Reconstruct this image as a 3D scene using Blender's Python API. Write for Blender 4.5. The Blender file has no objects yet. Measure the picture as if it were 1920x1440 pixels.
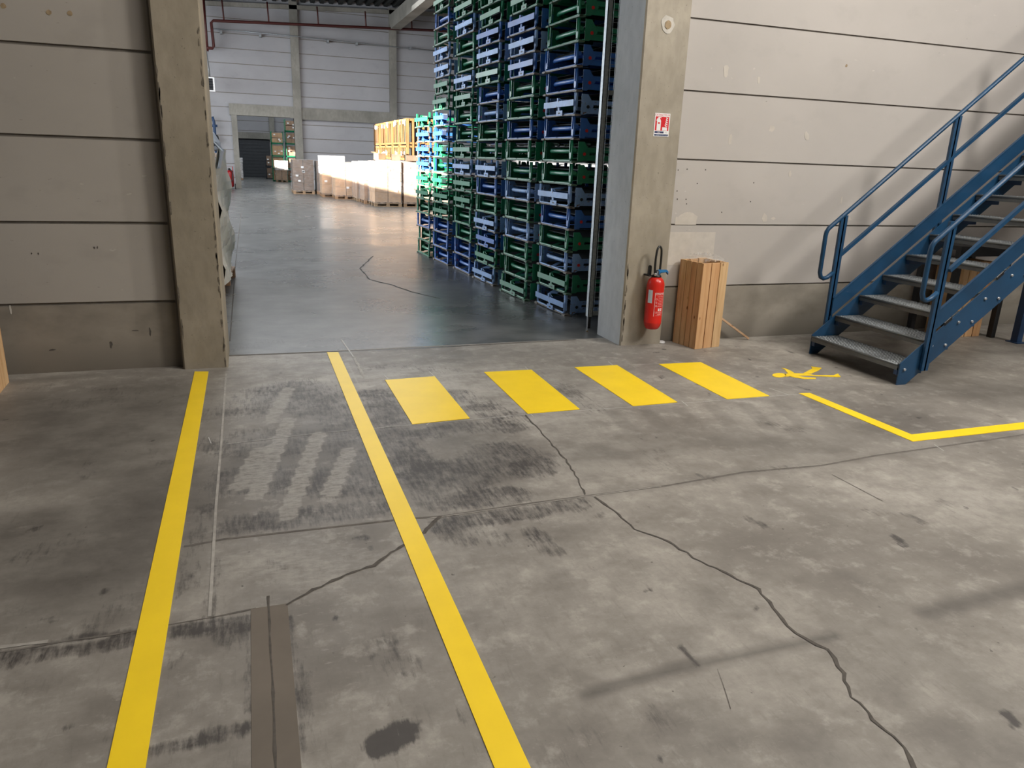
import bpy, bmesh, math, random
import numpy as np
from mathutils import Vector, Matrix
random.seed(7)
S = bpy.context.scene
COL = S.collection
R = math.radians

# ------------------------------------------------------------------ camera
YAW, PITCH, ROLL, FPX, H = 0.341405351, 0.293497673, -0.0362125015, 1392.945, 1.6
fw = Vector((math.sin(YAW)*math.cos(PITCH), math.cos(YAW)*math.cos(PITCH), -math.sin(PITCH)))
rt = fw.cross(Vector((0, 0, 1))).normalized()
dn = fw.cross(rt)
rt2 = rt*math.cos(ROLL) + dn*math.sin(ROLL)
dn2 = dn*math.cos(ROLL) - rt*math.sin(ROLL)
cd = bpy.data.cameras.new('camera')
cam = bpy.data.objects.new('camera', cd)
COL.objects.link(cam)
m3 = Matrix((rt2, -dn2, -fw)).transposed()
cam.matrix_world = Matrix.Translation((0, 0, H)) @ m3.to_4x4()
cd.sensor_fit = 'HORIZONTAL'
cd.sensor_width = 36
cd.lens = FPX/1920*36
cd.clip_end = 200
S.camera = cam


def fl(px, py, z=0.0):
    """where the sight line of a measured photo point meets the floor"""
    d = rt2*((px-960)/FPX) + dn2*((py-720)/FPX) + fw
    t = (z-H)/d.z
    return (d.x*t, d.y*t)


# ------------------------------------------------------------------ world, sun, lights, exposure
S.view_settings.view_transform = 'Standard'
S.view_settings.look = 'None'
S.view_settings.gamma = 1
S.view_settings.use_curve_mapping = False
S.view_settings.exposure = 0.10
W = bpy.data.worlds.new('world')
S.world = W
W.use_nodes = True
W.node_tree.nodes['Background'].inputs[0].default_value = (0.62, 0.78, 1, 1)
W.node_tree.nodes['Background'].inputs[1].default_value = 0.6

sd = bpy.data.lights.new('sun', 'SUN')
sd.energy = 30
sd.angle = R(0.6)
sd.color = (1, 0.95, 0.86)
sun = bpy.data.objects.new('sun', sd)
COL.objects.link(sun)
sun.rotation_euler = Vector((1, 0.5, -0.2)).to_track_quat('-Z', 'Y').to_euler()


def area(name, loc, target, sx, sy, power, color):
    l = bpy.data.lights.new(name, 'AREA')
    l.shape = 'RECTANGLE'
    l.size = sx
    l.size_y = sy
    l.energy = power
    l.color = color
    o = bpy.data.objects.new(name, l)
    COL.objects.link(o)
    o.location = loc
    o.rotation_euler = (Vector(target)-Vector(loc)).to_track_quat('-Z', 'Y').to_euler()
    return o


WARM = (1, 0.955, 0.89)
COOL = (0.88, 0.945, 1)
area('hall_key_lamp', (7.6, 0.6, 5.6), (2.4, 5.0, 0.4), 1.3, 1.3, 330, WARM)
area('hall_added_overhead', (4.0, 1.6, 6.8), (3.6, 2.0, 0), 4.5, 4, 370, WARM)  # unseen overhead light added to fill the hall; no skylight is built
area('dock_daylight_near', (-6.8, 14.0, 5.2), (3, 9.5, 0.8), 5, 2.6, 420, (0.80, 0.90, 1))
area('dock_daylight_far', (-6.8, 24.5, 2.8), (5, 25, 1.2), 15, 4.8, 1600, COOL)
area('storage_added_overhead', (2, 23, 6.9), (2, 23, 0), 12, 14, 1450, (0.96, 0.98, 1))  # added overhead light to brighten the storage floor; the roof deck is closed
area('rear_room_lamp', (1, 42.5, 6.4), (1, 42.5, 0), 5, 8, 520, COOL)
sp = bpy.data.lights.new('added_wall_spot', 'SPOT')  # added spot that throws the left pillar's shade onto the left wall
sp.energy = 360
sp.spot_size = R(48)
sp.spot_blend = 0.9
sp.shadow_soft_size = 0.16
sp.color = WARM
spo = bpy.data.objects.new('added_wall_spot', sp)
COL.objects.link(spo)
spo.location = (6.4, 3.5, 4.4)
spo.rotation_euler = (Vector((-1.5, 6.0, 1.3))-Vector(spo.location)).to_track_quat('-Z', 'Y').to_euler()


# ------------------------------------------------------------------ shape helpers
class MB:
    def __init__(s):
        s.bm = bmesh.new()

    def box(s, x0, x1, y0, y1, z0, z1):
        v = [s.bm.verts.new((x, y, z)) for z in (z0, z1) for x, y in ((x0, y0), (x1, y0), (x1, y1), (x0, y1))]
        for f in ((3, 2, 1, 0), (4, 5, 6, 7), (0, 1, 5, 4), (1, 2, 6, 5), (2, 3, 7, 6), (3, 0, 4, 7)):
            s.bm.faces.new([v[i] for i in f])
        return s

    def obox(s, c, size, M=None, rot=None):
        M = M or Matrix.Identity(3)
        if rot is not None:
            M = rot
        c = Vector(c)
        hx, hy, hz = [a/2 for a in size]
        v = [s.bm.verts.new(c + M @ Vector((x*hx, y*hy, z*hz))) for z in (-1, 1) for x, y in ((-1, -1), (1, -1), (1, 1), (-1, 1))]
        for f in ((3, 2, 1, 0), (4, 5, 6, 7), (0, 1, 5, 4), (1, 2, 6, 5), (2, 3, 7, 6), (3, 0, 4, 7)):
            s.bm.faces.new([v[i] for i in f])
        return s

    def bar(s, a, b, w, t, up=(0, 0, 1)):
        """box beam from a to b, w across, t along the up direction"""
        a, b = Vector(a), Vector(b)
        d = (b-a)
        L = d.length
        d.normalize()
        u = Vector(up)
        sx = d.cross(u).normalized()
        u2 = sx.cross(d).normalized()
        M = Matrix((d, sx, u2)).transposed()
        return s.obox((a+b)/2, (L, w, t), M)

    def tube(s, pts, r, n=8, closed=False, cap=True):
        pts = [Vector(p) for p in pts]
        N = len(pts)
        rings = []
        prev = None
        for i, p in enumerate(pts):
            if closed:
                t = pts[(i+1) % N]-pts[i-1]
            else:
                t = pts[min(i+1, N-1)]-pts[max(i-1, 0)]
            t.normalize()
            if prev is None:
                u = Vector((0, 0, 1)) if abs(t.z) < 0.9 else Vector((1, 0, 0))
            else:
                u = prev
            u = (u - t*u.dot(t))
            u.normalize()
            prev = u
            w = t.cross(u)
            rr = r[i] if isinstance(r, (list, tuple)) else r
            rings.append([s.bm.verts.new(p + (u*math.cos(2*math.pi*k/n)+w*math.sin(2*math.pi*k/n))*rr) for k in range(n)])
        for i in range(N if closed else N-1):
            A, Bq = rings[i], rings[(i+1) % N]
            for k in range(n):
                f = s.bm.faces.new((A[k], A[(k+1) % n], Bq[(k+1) % n], Bq[k]))
                f.smooth = n > 5
        if cap and not closed:
            s.bm.faces.new(rings[0][::-1])
            s.bm.faces.new(rings[-1])
        return s

    def lathe(s, prof, c=(0, 0, 0), n=24):
        """prof = [(radius, z)] about a vertical axis through c"""
        rings = []
        for r, z in prof:
            rings.append([s.bm.verts.new((c[0]+r*math.cos(2*math.pi*k/n), c[1]+r*math.sin(2*math.pi*k/n), c[2]+z)) for k in range(n)])
        for A, Bq in zip(rings, rings[1:]):
            for k in range(n):
                f = s.bm.faces.new((A[k], A[(k+1) % n], Bq[(k+1) % n], Bq[k]))
                f.smooth = True
        s.bm.faces.new(rings[0][::-1])
        s.bm.faces.new(rings[-1])
        return s

    def prism(s, poly, o, u, v, t):
        """2-D polygon in the plane o + a*u + b*v, thickened along u x v by t"""
        o, u, v = Vector(o), Vector(u), Vector(v)
        n = u.cross(v).normalized()*t
        a = [s.bm.verts.new(o+u*p[0]+v*p[1]) for p in poly]
        b = [s.bm.verts.new(o+u*p[0]+v*p[1]+n) for p in poly]
        s.bm.faces.new(a[::-1])
        s.bm.faces.new(b)
        k = len(poly)
        for i in range(k):
            s.bm.faces.new((a[i], a[(i+1) % k], b[(i+1) % k], b[i]))
        return s

    def build(s, name, mat, parent=None, bevel=0.0, tri=False):
        bmesh.ops.recalc_face_normals(s.bm, faces=s.bm.faces)
        if bevel:
            bmesh.ops.bevel(s.bm, geom=list(s.bm.edges), offset=bevel, segments=1, affect='EDGES', profile=0.5)
        me = bpy.data.meshes.new(name)
        s.bm.to_mesh(me)
        s.bm.free()
        me.materials.append(mat)
        o = bpy.data.objects.new(name, me)
        COL.objects.link(o)
        if parent:
            o.parent = parent
        return o


def thing(name, label, cat, loc=(0, 0, 0), rz=0, group=None):
    o = bpy.data.objects.new(name, None)
    o.empty_display_size = 0.1
    COL.objects.link(o)
    o.location = loc
    o.rotation_euler = (0, 0, rz)
    o['label'] = label
    o['category'] = cat
    if group:
        o['group'] = group
    return o


def tag(o, label, cat, group=None):
    o['label'] = label
    o['category'] = cat
    if group:
        o['group'] = group
    return o


def struct(o, label=None):
    o['kind'] = 'structure'
    if label:
        o['label'] = label
    return o


def copy_tree(o, parent=None):
    c = o.copy()
    COL.objects.link(c)
    if parent:
        c.parent = parent
    for ch in list(o.children):
        copy_tree(ch, c)
    return c


def text_mesh(body, size, align='CENTER'):
    cu = bpy.data.curves.new('text', 'FONT')
    cu.body = body
    cu.size = size
    cu.align_x = align
    cu.align_y = 'CENTER'
    cu.resolution_u = 2
    o = bpy.data.objects.new('text', cu)
    COL.objects.link(o)
    dg = bpy.context.evaluated_depsgraph_get()
    me = bpy.data.meshes.new_from_object(o.evaluated_get(dg))
    vs = [tuple(v.co) for v in me.vertices]
    fs = [tuple(p.vertices) for p in me.polygons]
    bpy.data.objects.remove(o)
    return vs, fs


# ------------------------------------------------------------------ materials
class NT:
    def __init__(s, name):
        s.m = bpy.data.materials.new(name)
        s.m.use_nodes = True
        s.t = s.m.node_tree
        s.b = s.t.nodes['Principled BSDF']
        s.tc = s.t.nodes.new('ShaderNodeTexCoord')

    def n(s, ty, **k):
        q = s.t.nodes.new(ty)
        for a, b in k.items():
            setattr(q, a, b)
        return q

    def link(s, a, b):
        s.t.links.new(a, b)

    def noise(s, scale, detail=4, stretch=(1, 1, 1), rough=0.55, coord='Object', loc=(0, 0, 0)):
        mp = s.n('ShaderNodeMapping')
        mp.inputs['Scale'].default_value = stretch
        mp.inputs['Location'].default_value = loc
        s.link(s.tc.outputs[coord], mp.inputs[0])
        q = s.n('ShaderNodeTexNoise')
        q.inputs['Scale'].default_value = scale
        q.inputs['Detail'].default_value = detail
        q.inputs['Roughness'].default_value = rough
        s.link(mp.outputs[0], q.inputs['Vector'])
        return q.outputs['Fac']

    def ramp(s, fac, stops):
        q = s.n('ShaderNodeValToRGB')
        e = q.color_ramp.elements
        while len(e) < len(stops):
            e.new(0.5)
        for a, (p, c) in zip(e, stops):
            a.position = p
            a.color = c if len(c) == 4 else (*c, 1)
        s.link(fac, q.inputs[0])
        return q.outputs[0]

    def mix(s, fac, a, b, mode='MIX'):
        q = s.n('ShaderNodeMix', data_type='RGBA', blend_type=mode)
        for i, v in ((0, fac), (6, a), (7, b)):
            if isinstance(v, (int, float)):
                q.inputs[i].default_value = v
            elif isinstance(v, tuple):
                q.inputs[i].default_value = (*v, 1) if len(v) == 3 else v
            else:
                s.link(v, q.inputs[i])
        return q.outputs[2]

    def math(s, op, a, b=0.0, c=0.0, clamp=False):
        q = s.n('ShaderNodeMath', operation=op, use_clamp=clamp)
        for i, v in enumerate((a, b, c)):
            if isinstance(v, (int, float)):
                q.inputs[i].default_value = v
            else:
                s.link(v, q.inputs[i])
        return q.outputs[0]

    def bump(s, h, strength=0.2, dist=0.01):
        q = s.n('ShaderNodeBump')
        q.inputs['Strength'].default_value = strength
        q.inputs['Distance'].default_value = dist
        s.link(h, q.inputs['Height'])
        s.link(q.outputs[0], s.b.inputs['Normal'])

    def set(s, rough=None, metal=None, spec=None):
        if rough is not None:
            s.b.inputs['Roughness'].default_value = rough
        if metal is not None:
            s.b.inputs['Metallic'].default_value = metal
        if spec is not None:
            s.b.inputs['Specular IOR Level'].default_value = spec
        return s


def simple(name, col, rough=0.5, metal=0, var=0.12, scale=9, bump=0.0):
    t = NT(name)
    f = t.noise(scale, 5)
    lo = tuple(c*(1-var) for c in col)
    hi = tuple(min(1, c*(1+var)) for c in col)
    t.link(t.ramp(f, [(0.3, lo), (0.7, hi)]), t.b.inputs['Base Color'])
    t.set(rough, metal)
    if bump:
        t.bump(f, bump, 0.01)
    return t.m


def concrete(name, base, dark, blot=0.5, scale=1.0, bump=0.25, loc=(0, 0, 0)):
    t = NT(name)
    big = t.noise(0.9*scale, 5, loc=loc)
    fine = t.noise(14*scale, 6, (1, 1, 0.5), loc=loc)
    vert = t.noise(5*scale, 4, (1, 1, 0.18), loc=loc)
    c = t.mix(t.ramp(big, [(0.35, (0, 0, 0)), (0.68, (1, 1, 1))]), dark, base)
    c = t.mix(t.math('MULTIPLY', t.ramp(fine, [(0.35, (1, 1, 1)), (0.62, (0, 0, 0))]), blot), c, tuple(x*0.72 for x in dark))
    c = t.mix(t.math('MULTIPLY', t.ramp(vert, [(0.55, (0, 0, 0)), (0.75, (1, 1, 1))]), blot*0.5), c, tuple(x*0.7 for x in dark))
    sp = t.noise(70*scale, 2, loc=loc)
    c = t.mix(t.ramp(sp, [(0.70, (0, 0, 0)), (0.76, (.5, .5, .5))]), c, (0.03, 0.027, 0.024))
    t.link(c, t.b.inputs['Base Color'])
    t.set(0.85, 0, 0.25)
    t.bump(fine, bump, 0.008)
    return t.m


def wall_paint(name, paint, raw, zraw, blot=0.3, loc=(0, 0, 0)):
    """painted precast panels; the lowest panel (below zraw) is bare and stained"""
    t = NT(name)
    sep = t.n('ShaderNodeSeparateXYZ')
    t.link(t.tc.outputs['Object'], sep.inputs[0])
    z = sep.outputs[2]
    big = t.noise(0.7, 5, (1, 1, 1.4), loc=loc)
    mid = t.noise(3.2, 6, (1, 1, 1.6), loc=loc)
    fine = t.noise(30, 4, loc=loc)
    c = t.mix(t.ramp(big, [(0.3, (0, 0, 0)), (0.7, (1, 1, 1))]), tuple(x*0.88 for x in paint), paint)
    c = t.mix(t.math('MULTIPLY', t.ramp(mid, [(0.56, (0, 0, 0)), (0.72, (1, 1, 1))]), blot), c, tuple(x*0.72 for x in paint))
    # scrapes: short pale and dark flecks
    st = t.noise(9, 3, (1, 1, 2.2), loc=(loc[0]+4, 2, 1))
    c = t.mix(t.ramp(st, [(0.70, (0, 0, 0)), (0.74, (.55, .55, .55))]), c, tuple(min(1, x*1.25) for x in paint))
    st2 = t.noise(16, 3, (1, 1, 3.0), loc=(loc[0]+9, 5, 1))
    c = t.mix(t.ramp(st2, [(0.72, (0, 0, 0)), (0.76, (.6, .6, .6))]), c, tuple(x*0.35 for x in paint))
    rawc = t.mix(t.ramp(mid, [(0.35, (0, 0, 0)), (0.65, (1, 1, 1))]), tuple(x*0.72 for x in raw), raw)
    c = t.mix(t.math('LESS_THAN', z, zraw), c, rawc)
    # foot dirt, a real stain climbing irregularly from the floor
    dirt = t.math('SUBTRACT', t.math('MULTIPLY', mid, 0.42), z, clamp=True)
    c = t.mix(t.math('MULTIPLY', dirt, 3.2, clamp=True), c, tuple(x*0.45 for x in raw))
    t.link(c, t.b.inputs['Base Color'])
    t.set(0.8, 0, 0.25)
    t.bump(fine, 0.08, 0.004)
    return t, c


def steel_paint(name, col, rust=0.12, rough=0.38, chip=(0.16, 0.09, 0.055)):
    t = NT(name)
    a = t.noise(22, 5)
    b = t.noise(5, 3)
    c = t.mix(t.ramp(b, [(0.3, (0, 0, 0)), (0.7, (1, 1, 1))]), tuple(x*0.8 for x in col), tuple(min(1, x*1.15) for x in col))
    oi = t.n('ShaderNodeObjectInfo')
    c = t.mix(t.math('MULTIPLY', oi.outputs['Random'], 0.25), c, tuple(x*0.6+0.05 for x in col))
    c = t.mix(t.ramp(a, [(0.66-rust, (0, 0, 0)), (0.70-rust*0.6, (1, 1, 1))]), c, chip)
    t.link(c, t.b.inputs['Base Color'])
    t.set(rough, 0.0, 0.5)
    return t.m


def wood(name, light, dark, along='z', scale=1.0):
    t = NT(name)
    st = {'z': (9, 9, 0.6), 'x': (0.6, 9, 9), 'y': (9, 0.6, 9)}[along]
    g = t.noise(3.2*scale, 6, st)
    oi = t.n('ShaderNodeObjectInfo')
    kn = t.n('ShaderNodeTexVoronoi')
    kn.inputs['Scale'].default_value = 9.0
    mp = t.n('ShaderNodeMapping')
    mp.inputs['Scale'].default_value = tuple(1.0 if s > 1 else 0.55 for s in st)
    ad = t.n('ShaderNodeVectorMath', operation='ADD')
    t.link(t.tc.outputs['Object'], ad.inputs[0])
    cm = t.n('ShaderNodeCombineXYZ')
    rr = t.math('MULTIPLY', oi.outputs['Random'], 13.0)
    for i in range(3):
        t.link(rr, cm.inputs[i])
    t.link(cm.outputs[0], ad.inputs[1])
    t.link(ad.outputs[0], mp.inputs[0])
    t.link(mp.outputs[0], kn.inputs['Vector'])
    c = t.ramp(g, [(0.3, dark), (0.55, light), (0.8, tuple(x*0.85 for x in light))])
    c = t.mix(t.ramp(kn.outputs['Distance'], [(0.06, (1, 1, 1)), (0.11, (0, 0, 0))]), c, (0.16, 0.065, 0.025))
    c = t.mix(t.math('MULTIPLY', oi.outputs['Random'], 0.55), c, tuple(x*y for x, y in zip(light, (0.85, 0.60, 0.48))))
    t.link(c, t.b.inputs['Base Color'])
    t.set(0.6, 0, 0.3)
    t.bump(g, 0.12, 0.004)
    return t.m


M = {}
M['pillar'] = concrete('pillar_concrete', (0.43, 0.385, 0.315), (0.31, 0.275, 0.22), 0.35, 1.0)
M['pillar_lit_side'] = concrete('pillar_lit_side_concrete', (0.60, 0.60, 0.59), (0.44, 0.44, 0.43), 0.3, 0.8)  # paler grey puts the daylight on the pillar's inner face into the colour
M['beam'] = concrete('beam_concrete', (0.31, 0.295, 0.26), (0.21, 0.20, 0.175), 0.3, 1.0)
M['joint_gap'] = simple('panel_joint_sealant', (0.20, 0.18, 0.155), 0.9)
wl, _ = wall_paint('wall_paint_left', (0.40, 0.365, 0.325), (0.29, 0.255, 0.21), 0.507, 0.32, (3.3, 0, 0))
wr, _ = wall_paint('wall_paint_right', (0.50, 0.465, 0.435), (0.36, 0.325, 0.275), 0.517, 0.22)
wb, _ = wall_paint('wall_paint_storage', (0.37, 0.365, 0.378), (0.44, 0.44, 0.45), 0.4, 0.2, (1, 2, 0))
M['wl'], M['wr'], M['wb'] = wl.m, wr.m, wb.m
M['yellow'] = simple('yellow_floor_paint', (0.96, 0.66, 0.015), 0.40, 0, 0.05, 4)
M['blue_stair'] = steel_paint('blue_stair_paint', (0.006, 0.050, 0.120), -0.12, 0.42, (0.1, 0.1, 0.1))
M['navy_stair'] = steel_paint('stair_support_paint', (0.012, 0.045, 0.12), -0.12, 0.5, (0.1, 0.1, 0.1))
M['galv'] = simple('galvanised_steel', (0.30, 0.32, 0.33), 0.45, 0.7, 0.2, 40)
M['galv_tread'] = simple('galvanised_tread', (0.14, 0.148, 0.15), 0.42, 0.55, 0.10, 12, 0.0)
M['bolt'] = simple('zinc_bolt', (0.55, 0.56, 0.58), 0.35, 0.8)
M['rack_blue'] = steel_paint('rack_blue_paint', (0.035, 0.15, 0.50), -0.03, 0.35)
M['rack_pale'] = steel_paint('rack_worn_blue_paint', (0.25, 0.42, 0.74), 0.03, 0.45)
M['rack_green'] = steel_paint('rack_green_paint', (0.012, 0.21, 0.100), -0.03, 0.32)
M['rack_rust'] = steel_paint('rack_scuffed_rail', (0.23, 0.20, 0.17), 0.08, 0.6)
M['rack_rust_g'] = steel_paint('rack_scuffed_green_rail', (0.10, 0.19, 0.12), 0.05, 0.6)
M['rack_deck'] = simple('inner_shade_black', (0.012, 0.016, 0.018), 0.8)  # near-black colour stands for the shade inside racks and crates
M['shaded_red'] = simple('shaded_red_paint', (0.26, 0.008, 0.01), 0.35)  # red darkened to carry the shade by the far doorway
M['black'] = simple('black_plastic', (0.014, 0.014, 0.015), 0.4)
M['dark_steel'] = simple('dark_steel', (0.02, 0.022, 0.026), 0.55)
M['red'] = simple('extinguisher_red', (0.62, 0.022, 0.014), 0.28, 0, 0.05, 3)
M['red_pipe'] = simple('red_pipe_paint', (0.07, 0.012, 0.010), 0.5)
M['white'] = simple('white_print', (0.80, 0.80, 0.80), 0.5, 0, 0.03)
M['label_blue'] = simple('pale_blue_label', (0.62, 0.74, 0.86), 0.5, 0, 0.03)
M['navy'] = simple('navy_print', (0.02, 0.025, 0.09), 0.5)
M['sign_red'] = simple('sign_red', (0.62, 0.005, 0.012), 0.4, 0, 0.03)
M['handle_blue'] = simple('handle_blue', (0.02, 0.17, 0.42), 0.4)
M['wood'] = wood('pine_planks', (0.68, 0.46, 0.25), (0.50, 0.30, 0.14))
M['wood_x'] = wood('pine_stick', (0.62, 0.46, 0.30), (0.42, 0.28, 0.16), 'x')
M['pallet'] = wood('pallet_wood', (0.42, 0.29, 0.18), (0.26, 0.17, 0.10), 'x')
M['slat'] = wood('crate_slats', (0.30, 0.165, 0.065), (0.20, 0.10, 0.035))
M['carton'] = simple('carton_board', (0.35, 0.225, 0.145), 0.75, 0, 0.16, 4)
M['carton_dark'] = simple('dark_carton_board', (0.19, 0.125, 0.085), 0.75, 0, 0.2, 4)
M['carton_tan'] = simple('tan_carton_board', (0.52, 0.33, 0.19), 0.75, 0, 0.14, 4)
M['deck'] = simple('roof_deck_steel', (0.010, 0.012, 0.011), 0.8)
M['door_dark'] = simple('dark_roller_door', (0.035, 0.038, 0.043), 0.6)
M['cream'] = simple('cream_paper_wrap', (0.80, 0.74, 0.63), 0.55, 0, 0.12, 5, 0.3)
M['blue_plastic'] = simple('pale_blue_film', (0.55, 0.64, 0.78), 0.4, 0, 0.1, 5, 0.2)


def film(name, alpha, col=(0.85, 0.86, 0.88)):
    t = NT(name)
    t.b.inputs['Base Color'].default_value = (*col, 1)
    t.set(0.22, 0, 0.8)
    f = t.noise(7, 5, (1, 1, 3.5))
    t.link(t.ramp(f, [(0.35, (alpha*0.45,)*3), (0.72, (min(1, alpha*1.7),)*3)]), t.b.inputs['Alpha'])
    t.bump(f, 0.7, 0.03)
    return t.m


M['film'] = film('stretch_film', 0.13)
M['film_white'] = film('white_stretch_film', 0.62)
M['bag'] = film('crumpled_clear_bag', 0.20, (0.7, 0.68, 0.64))

# ------------------------------------------------------------------ floor
SEAM = 6.24


def floor_material():
    t = NT('concrete_floor')
    at = t.n('ShaderNodeAttribute', attribute_name='stain')
    al = t.n('ShaderNodeAttribute', attribute_name='pale')
    aw = t.n('ShaderNodeAttribute', attribute_name='soft')
    sep = t.n('ShaderNodeSeparateXYZ')
    t.link(t.tc.outputs['Object'], sep.inputs[0])
    big = t.noise(0.75, 5, loc=(3, 1, 0))
    mid = t.noise(3.0, 7, (1, 1.3, 1), 0.62)
    fine = t.noise(24, 8, (1, 1, 1), 0.7)
    scr = t.noise(9, 8, (5.5, 0.9, 1), 0.72)         # scuffs running with the traffic
    scr2 = t.noise(11, 8, (1.4, 5.0, 1), 0.7, loc=(5, 2, 0))
    c = t.mix(t.ramp(big, [(0.33, (0, 0, 0)), (0.66, (1, 1, 1))]), (0.175, 0.157, 0.138), (0.400, 0.370, 0.328))
    c = t.mix(t.math('MULTIPLY', t.ramp(mid, [(0.46, (0, 0, 0)), (0.64, (1, 1, 1))]), 0.50), c, (0.150, 0.132, 0.113))
    md2 = t.noise(7.5, 8, (1, 1, 1), 0.68, loc=(11, 4, 0))
    c = t.mix(t.math('MULTIPLY', t.ramp(md2, [(0.50, (0, 0, 0)), (0.62, (1, 1, 1))]), 0.30), c, (0.165, 0.148, 0.128))
    c = t.mix(t.math('MULTIPLY', t.ramp(md2, [(0.36, (1, 1, 1)), (0.47, (0, 0, 0))]), 0.42), c, (0.47, 0.44, 0.39))
    c = t.mix(t.math('MULTIPLY', t.ramp(scr, [(0.55, (0, 0, 0)), (0.66, (1, 1, 1))]), 0.28), c, (0.13, 0.117, 0.102))
    c = t.mix(t.math('MULTIPLY', t.ramp(fine, [(0.35, (1, 1, 1)), (0.60, (0, 0, 0))]), 0.25), c, (0.15, 0.135, 0.115))
    c = t.mix(t.math('MULTIPLY', t.ramp(scr2, [(0.60, (0, 0, 0)), (0.67, (1, 1, 1))]), 0.34), c, (0.40, 0.37, 0.33))
    # grey slabs beyond the seam
    far = t.math('GREATER_THAN', sep.outputs[1], SEAM)
    g = t.mix(t.ramp(mid, [(0.35, (0, 0, 0)), (0.65, (1, 1, 1))]), (0.085, 0.088, 0.088), (0.155, 0.156, 0.153))
    g = t.mix(t.math('MULTIPLY', t.ramp(scr, [(0.50, (0, 0, 0)), (0.70, (1, 1, 1))]), 0.30), g, (0.06, 0.06, 0.06))
    c = t.mix(far, c, g)
    # soft broad grime, with painted shade at the left and under the stairs
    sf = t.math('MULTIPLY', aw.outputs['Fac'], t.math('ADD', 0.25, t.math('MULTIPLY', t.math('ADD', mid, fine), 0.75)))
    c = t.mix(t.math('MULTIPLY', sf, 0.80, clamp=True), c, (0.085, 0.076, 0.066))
    # rubber scuffs: attribute breaks up against streaky noise
    sc = t.math('ADD', t.math('MULTIPLY', scr, 0.6), t.math('MULTIPLY', mid, 0.4))
    sc = t.math('ADD', t.math('MULTIPLY', scr, 0.75), t.math('ADD', t.math('MULTIPLY', mid, 0.5), t.math('MULTIPLY', fine, 0.35)))
    sc = t.math('MULTIPLY', t.math('SUBTRACT', sc, 0.80), 5.5)
    k = t.math('ADD', t.math('SUBTRACT', t.math('MULTIPLY', at.outputs['Fac'], 1.5), 0.62), sc)
    k = t.math('MULTIPLY', k, 0.85, clamp=True)
    k = t.math('MULTIPLY', k, t.math('MULTIPLY', at.outputs['Fac'], 2.2, clamp=True))
    c = t.mix(t.math('MULTIPLY', k, 0.90), c, (0.048, 0.042, 0.040))
    p = t.math('MULTIPLY', t.math('SUBTRACT', t.math('ADD', t.math('MULTIPLY', al.outputs['Fac'], 0.42), t.math('ADD', t.math('MULTIPLY', scr2, 0.7), t.math('MULTIPLY', fine, 0.5))), 0.82), 5.0, clamp=True)
    p = t.math('MULTIPLY', p, t.math('MULTIPLY', al.outputs['Fac'], 1.2, clamp=True))
    c = t.mix(t.math('MULTIPLY', p, 0.65), c, (0.37, 0.345, 0.305))
    # pits and specks
    sp = t.noise(30, 3, (1, 1, 1), 0.5, loc=(9, 9, 0))
    c = t.mix(t.ramp(sp, [(0.725, (0, 0, 0)), (0.76, (.8, .8, .8))]), c, (0.06, 0.05, 0.045))
    t.link(c, t.b.inputs['Base Color'])
    lowf = t.math('MULTIPLY', far, t.math('MULTIPLY', t.math('SUBTRACT', big, mid), 0.24))
    rg0 = t.math('ADD', t.math('MULTIPLY', mid, 0.24), t.math('MULTIPLY', far, -0.215))
    rg = t.math('ADD', rg0, lowf)
    t.link(t.math('ADD', rg, 0.38), t.b.inputs['Roughness'])
    t.link(t.math('SUBTRACT', 0.5, t.math('MULTIPLY', far, 0.17)), t.b.inputs['Specular IOR Level'])
    near = t.math('SUBTRACT', 1.0, far)
    t.bump(t.math('MULTIPLY', near, t.math('ADD', fine, t.math('MULTIPLY', scr, 0.5))), 0.10, 0.004)
    return t.m


M['floor'] = floor_material()

GX0, GX1, GY0, GY1, GD = -2.75, 7.75, 0.75, 6.75, 0.025
nx = int(round((GX1-GX0)/GD))+1
ny = int(round((GY1-GY0)/GD))+1
gx, gy = np.meshgrid(np.linspace(GX0, GX1, nx), np.linspace(GY0, GY1, ny))
P = np.stack([gx.ravel(), gy.ravel()], 1)


def stroke(field, pts, rad, val, soft=0.6, world=False):
    pts = [np.array(p if world else fl(*p)) for p in pts]
    d = np.full(len(P), 1e9)
    if len(pts) == 1:
        d = np.hypot(*(P-pts[0]).T)
    for a, b in zip(pts, pts[1:]):
        ab = b-a
        tt = np.clip(((P-a)@ab)/max(1e-9, ab@ab), 0, 1)
        d = np.minimum(d, np.hypot(*(P-(a+tt[:, None]*ab)).T))
    w = np.clip((rad-d)/(rad*soft), 0, 1)
    w = w*w*(3-2*w)
    np.maximum(field, w*val, out=field)


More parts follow.
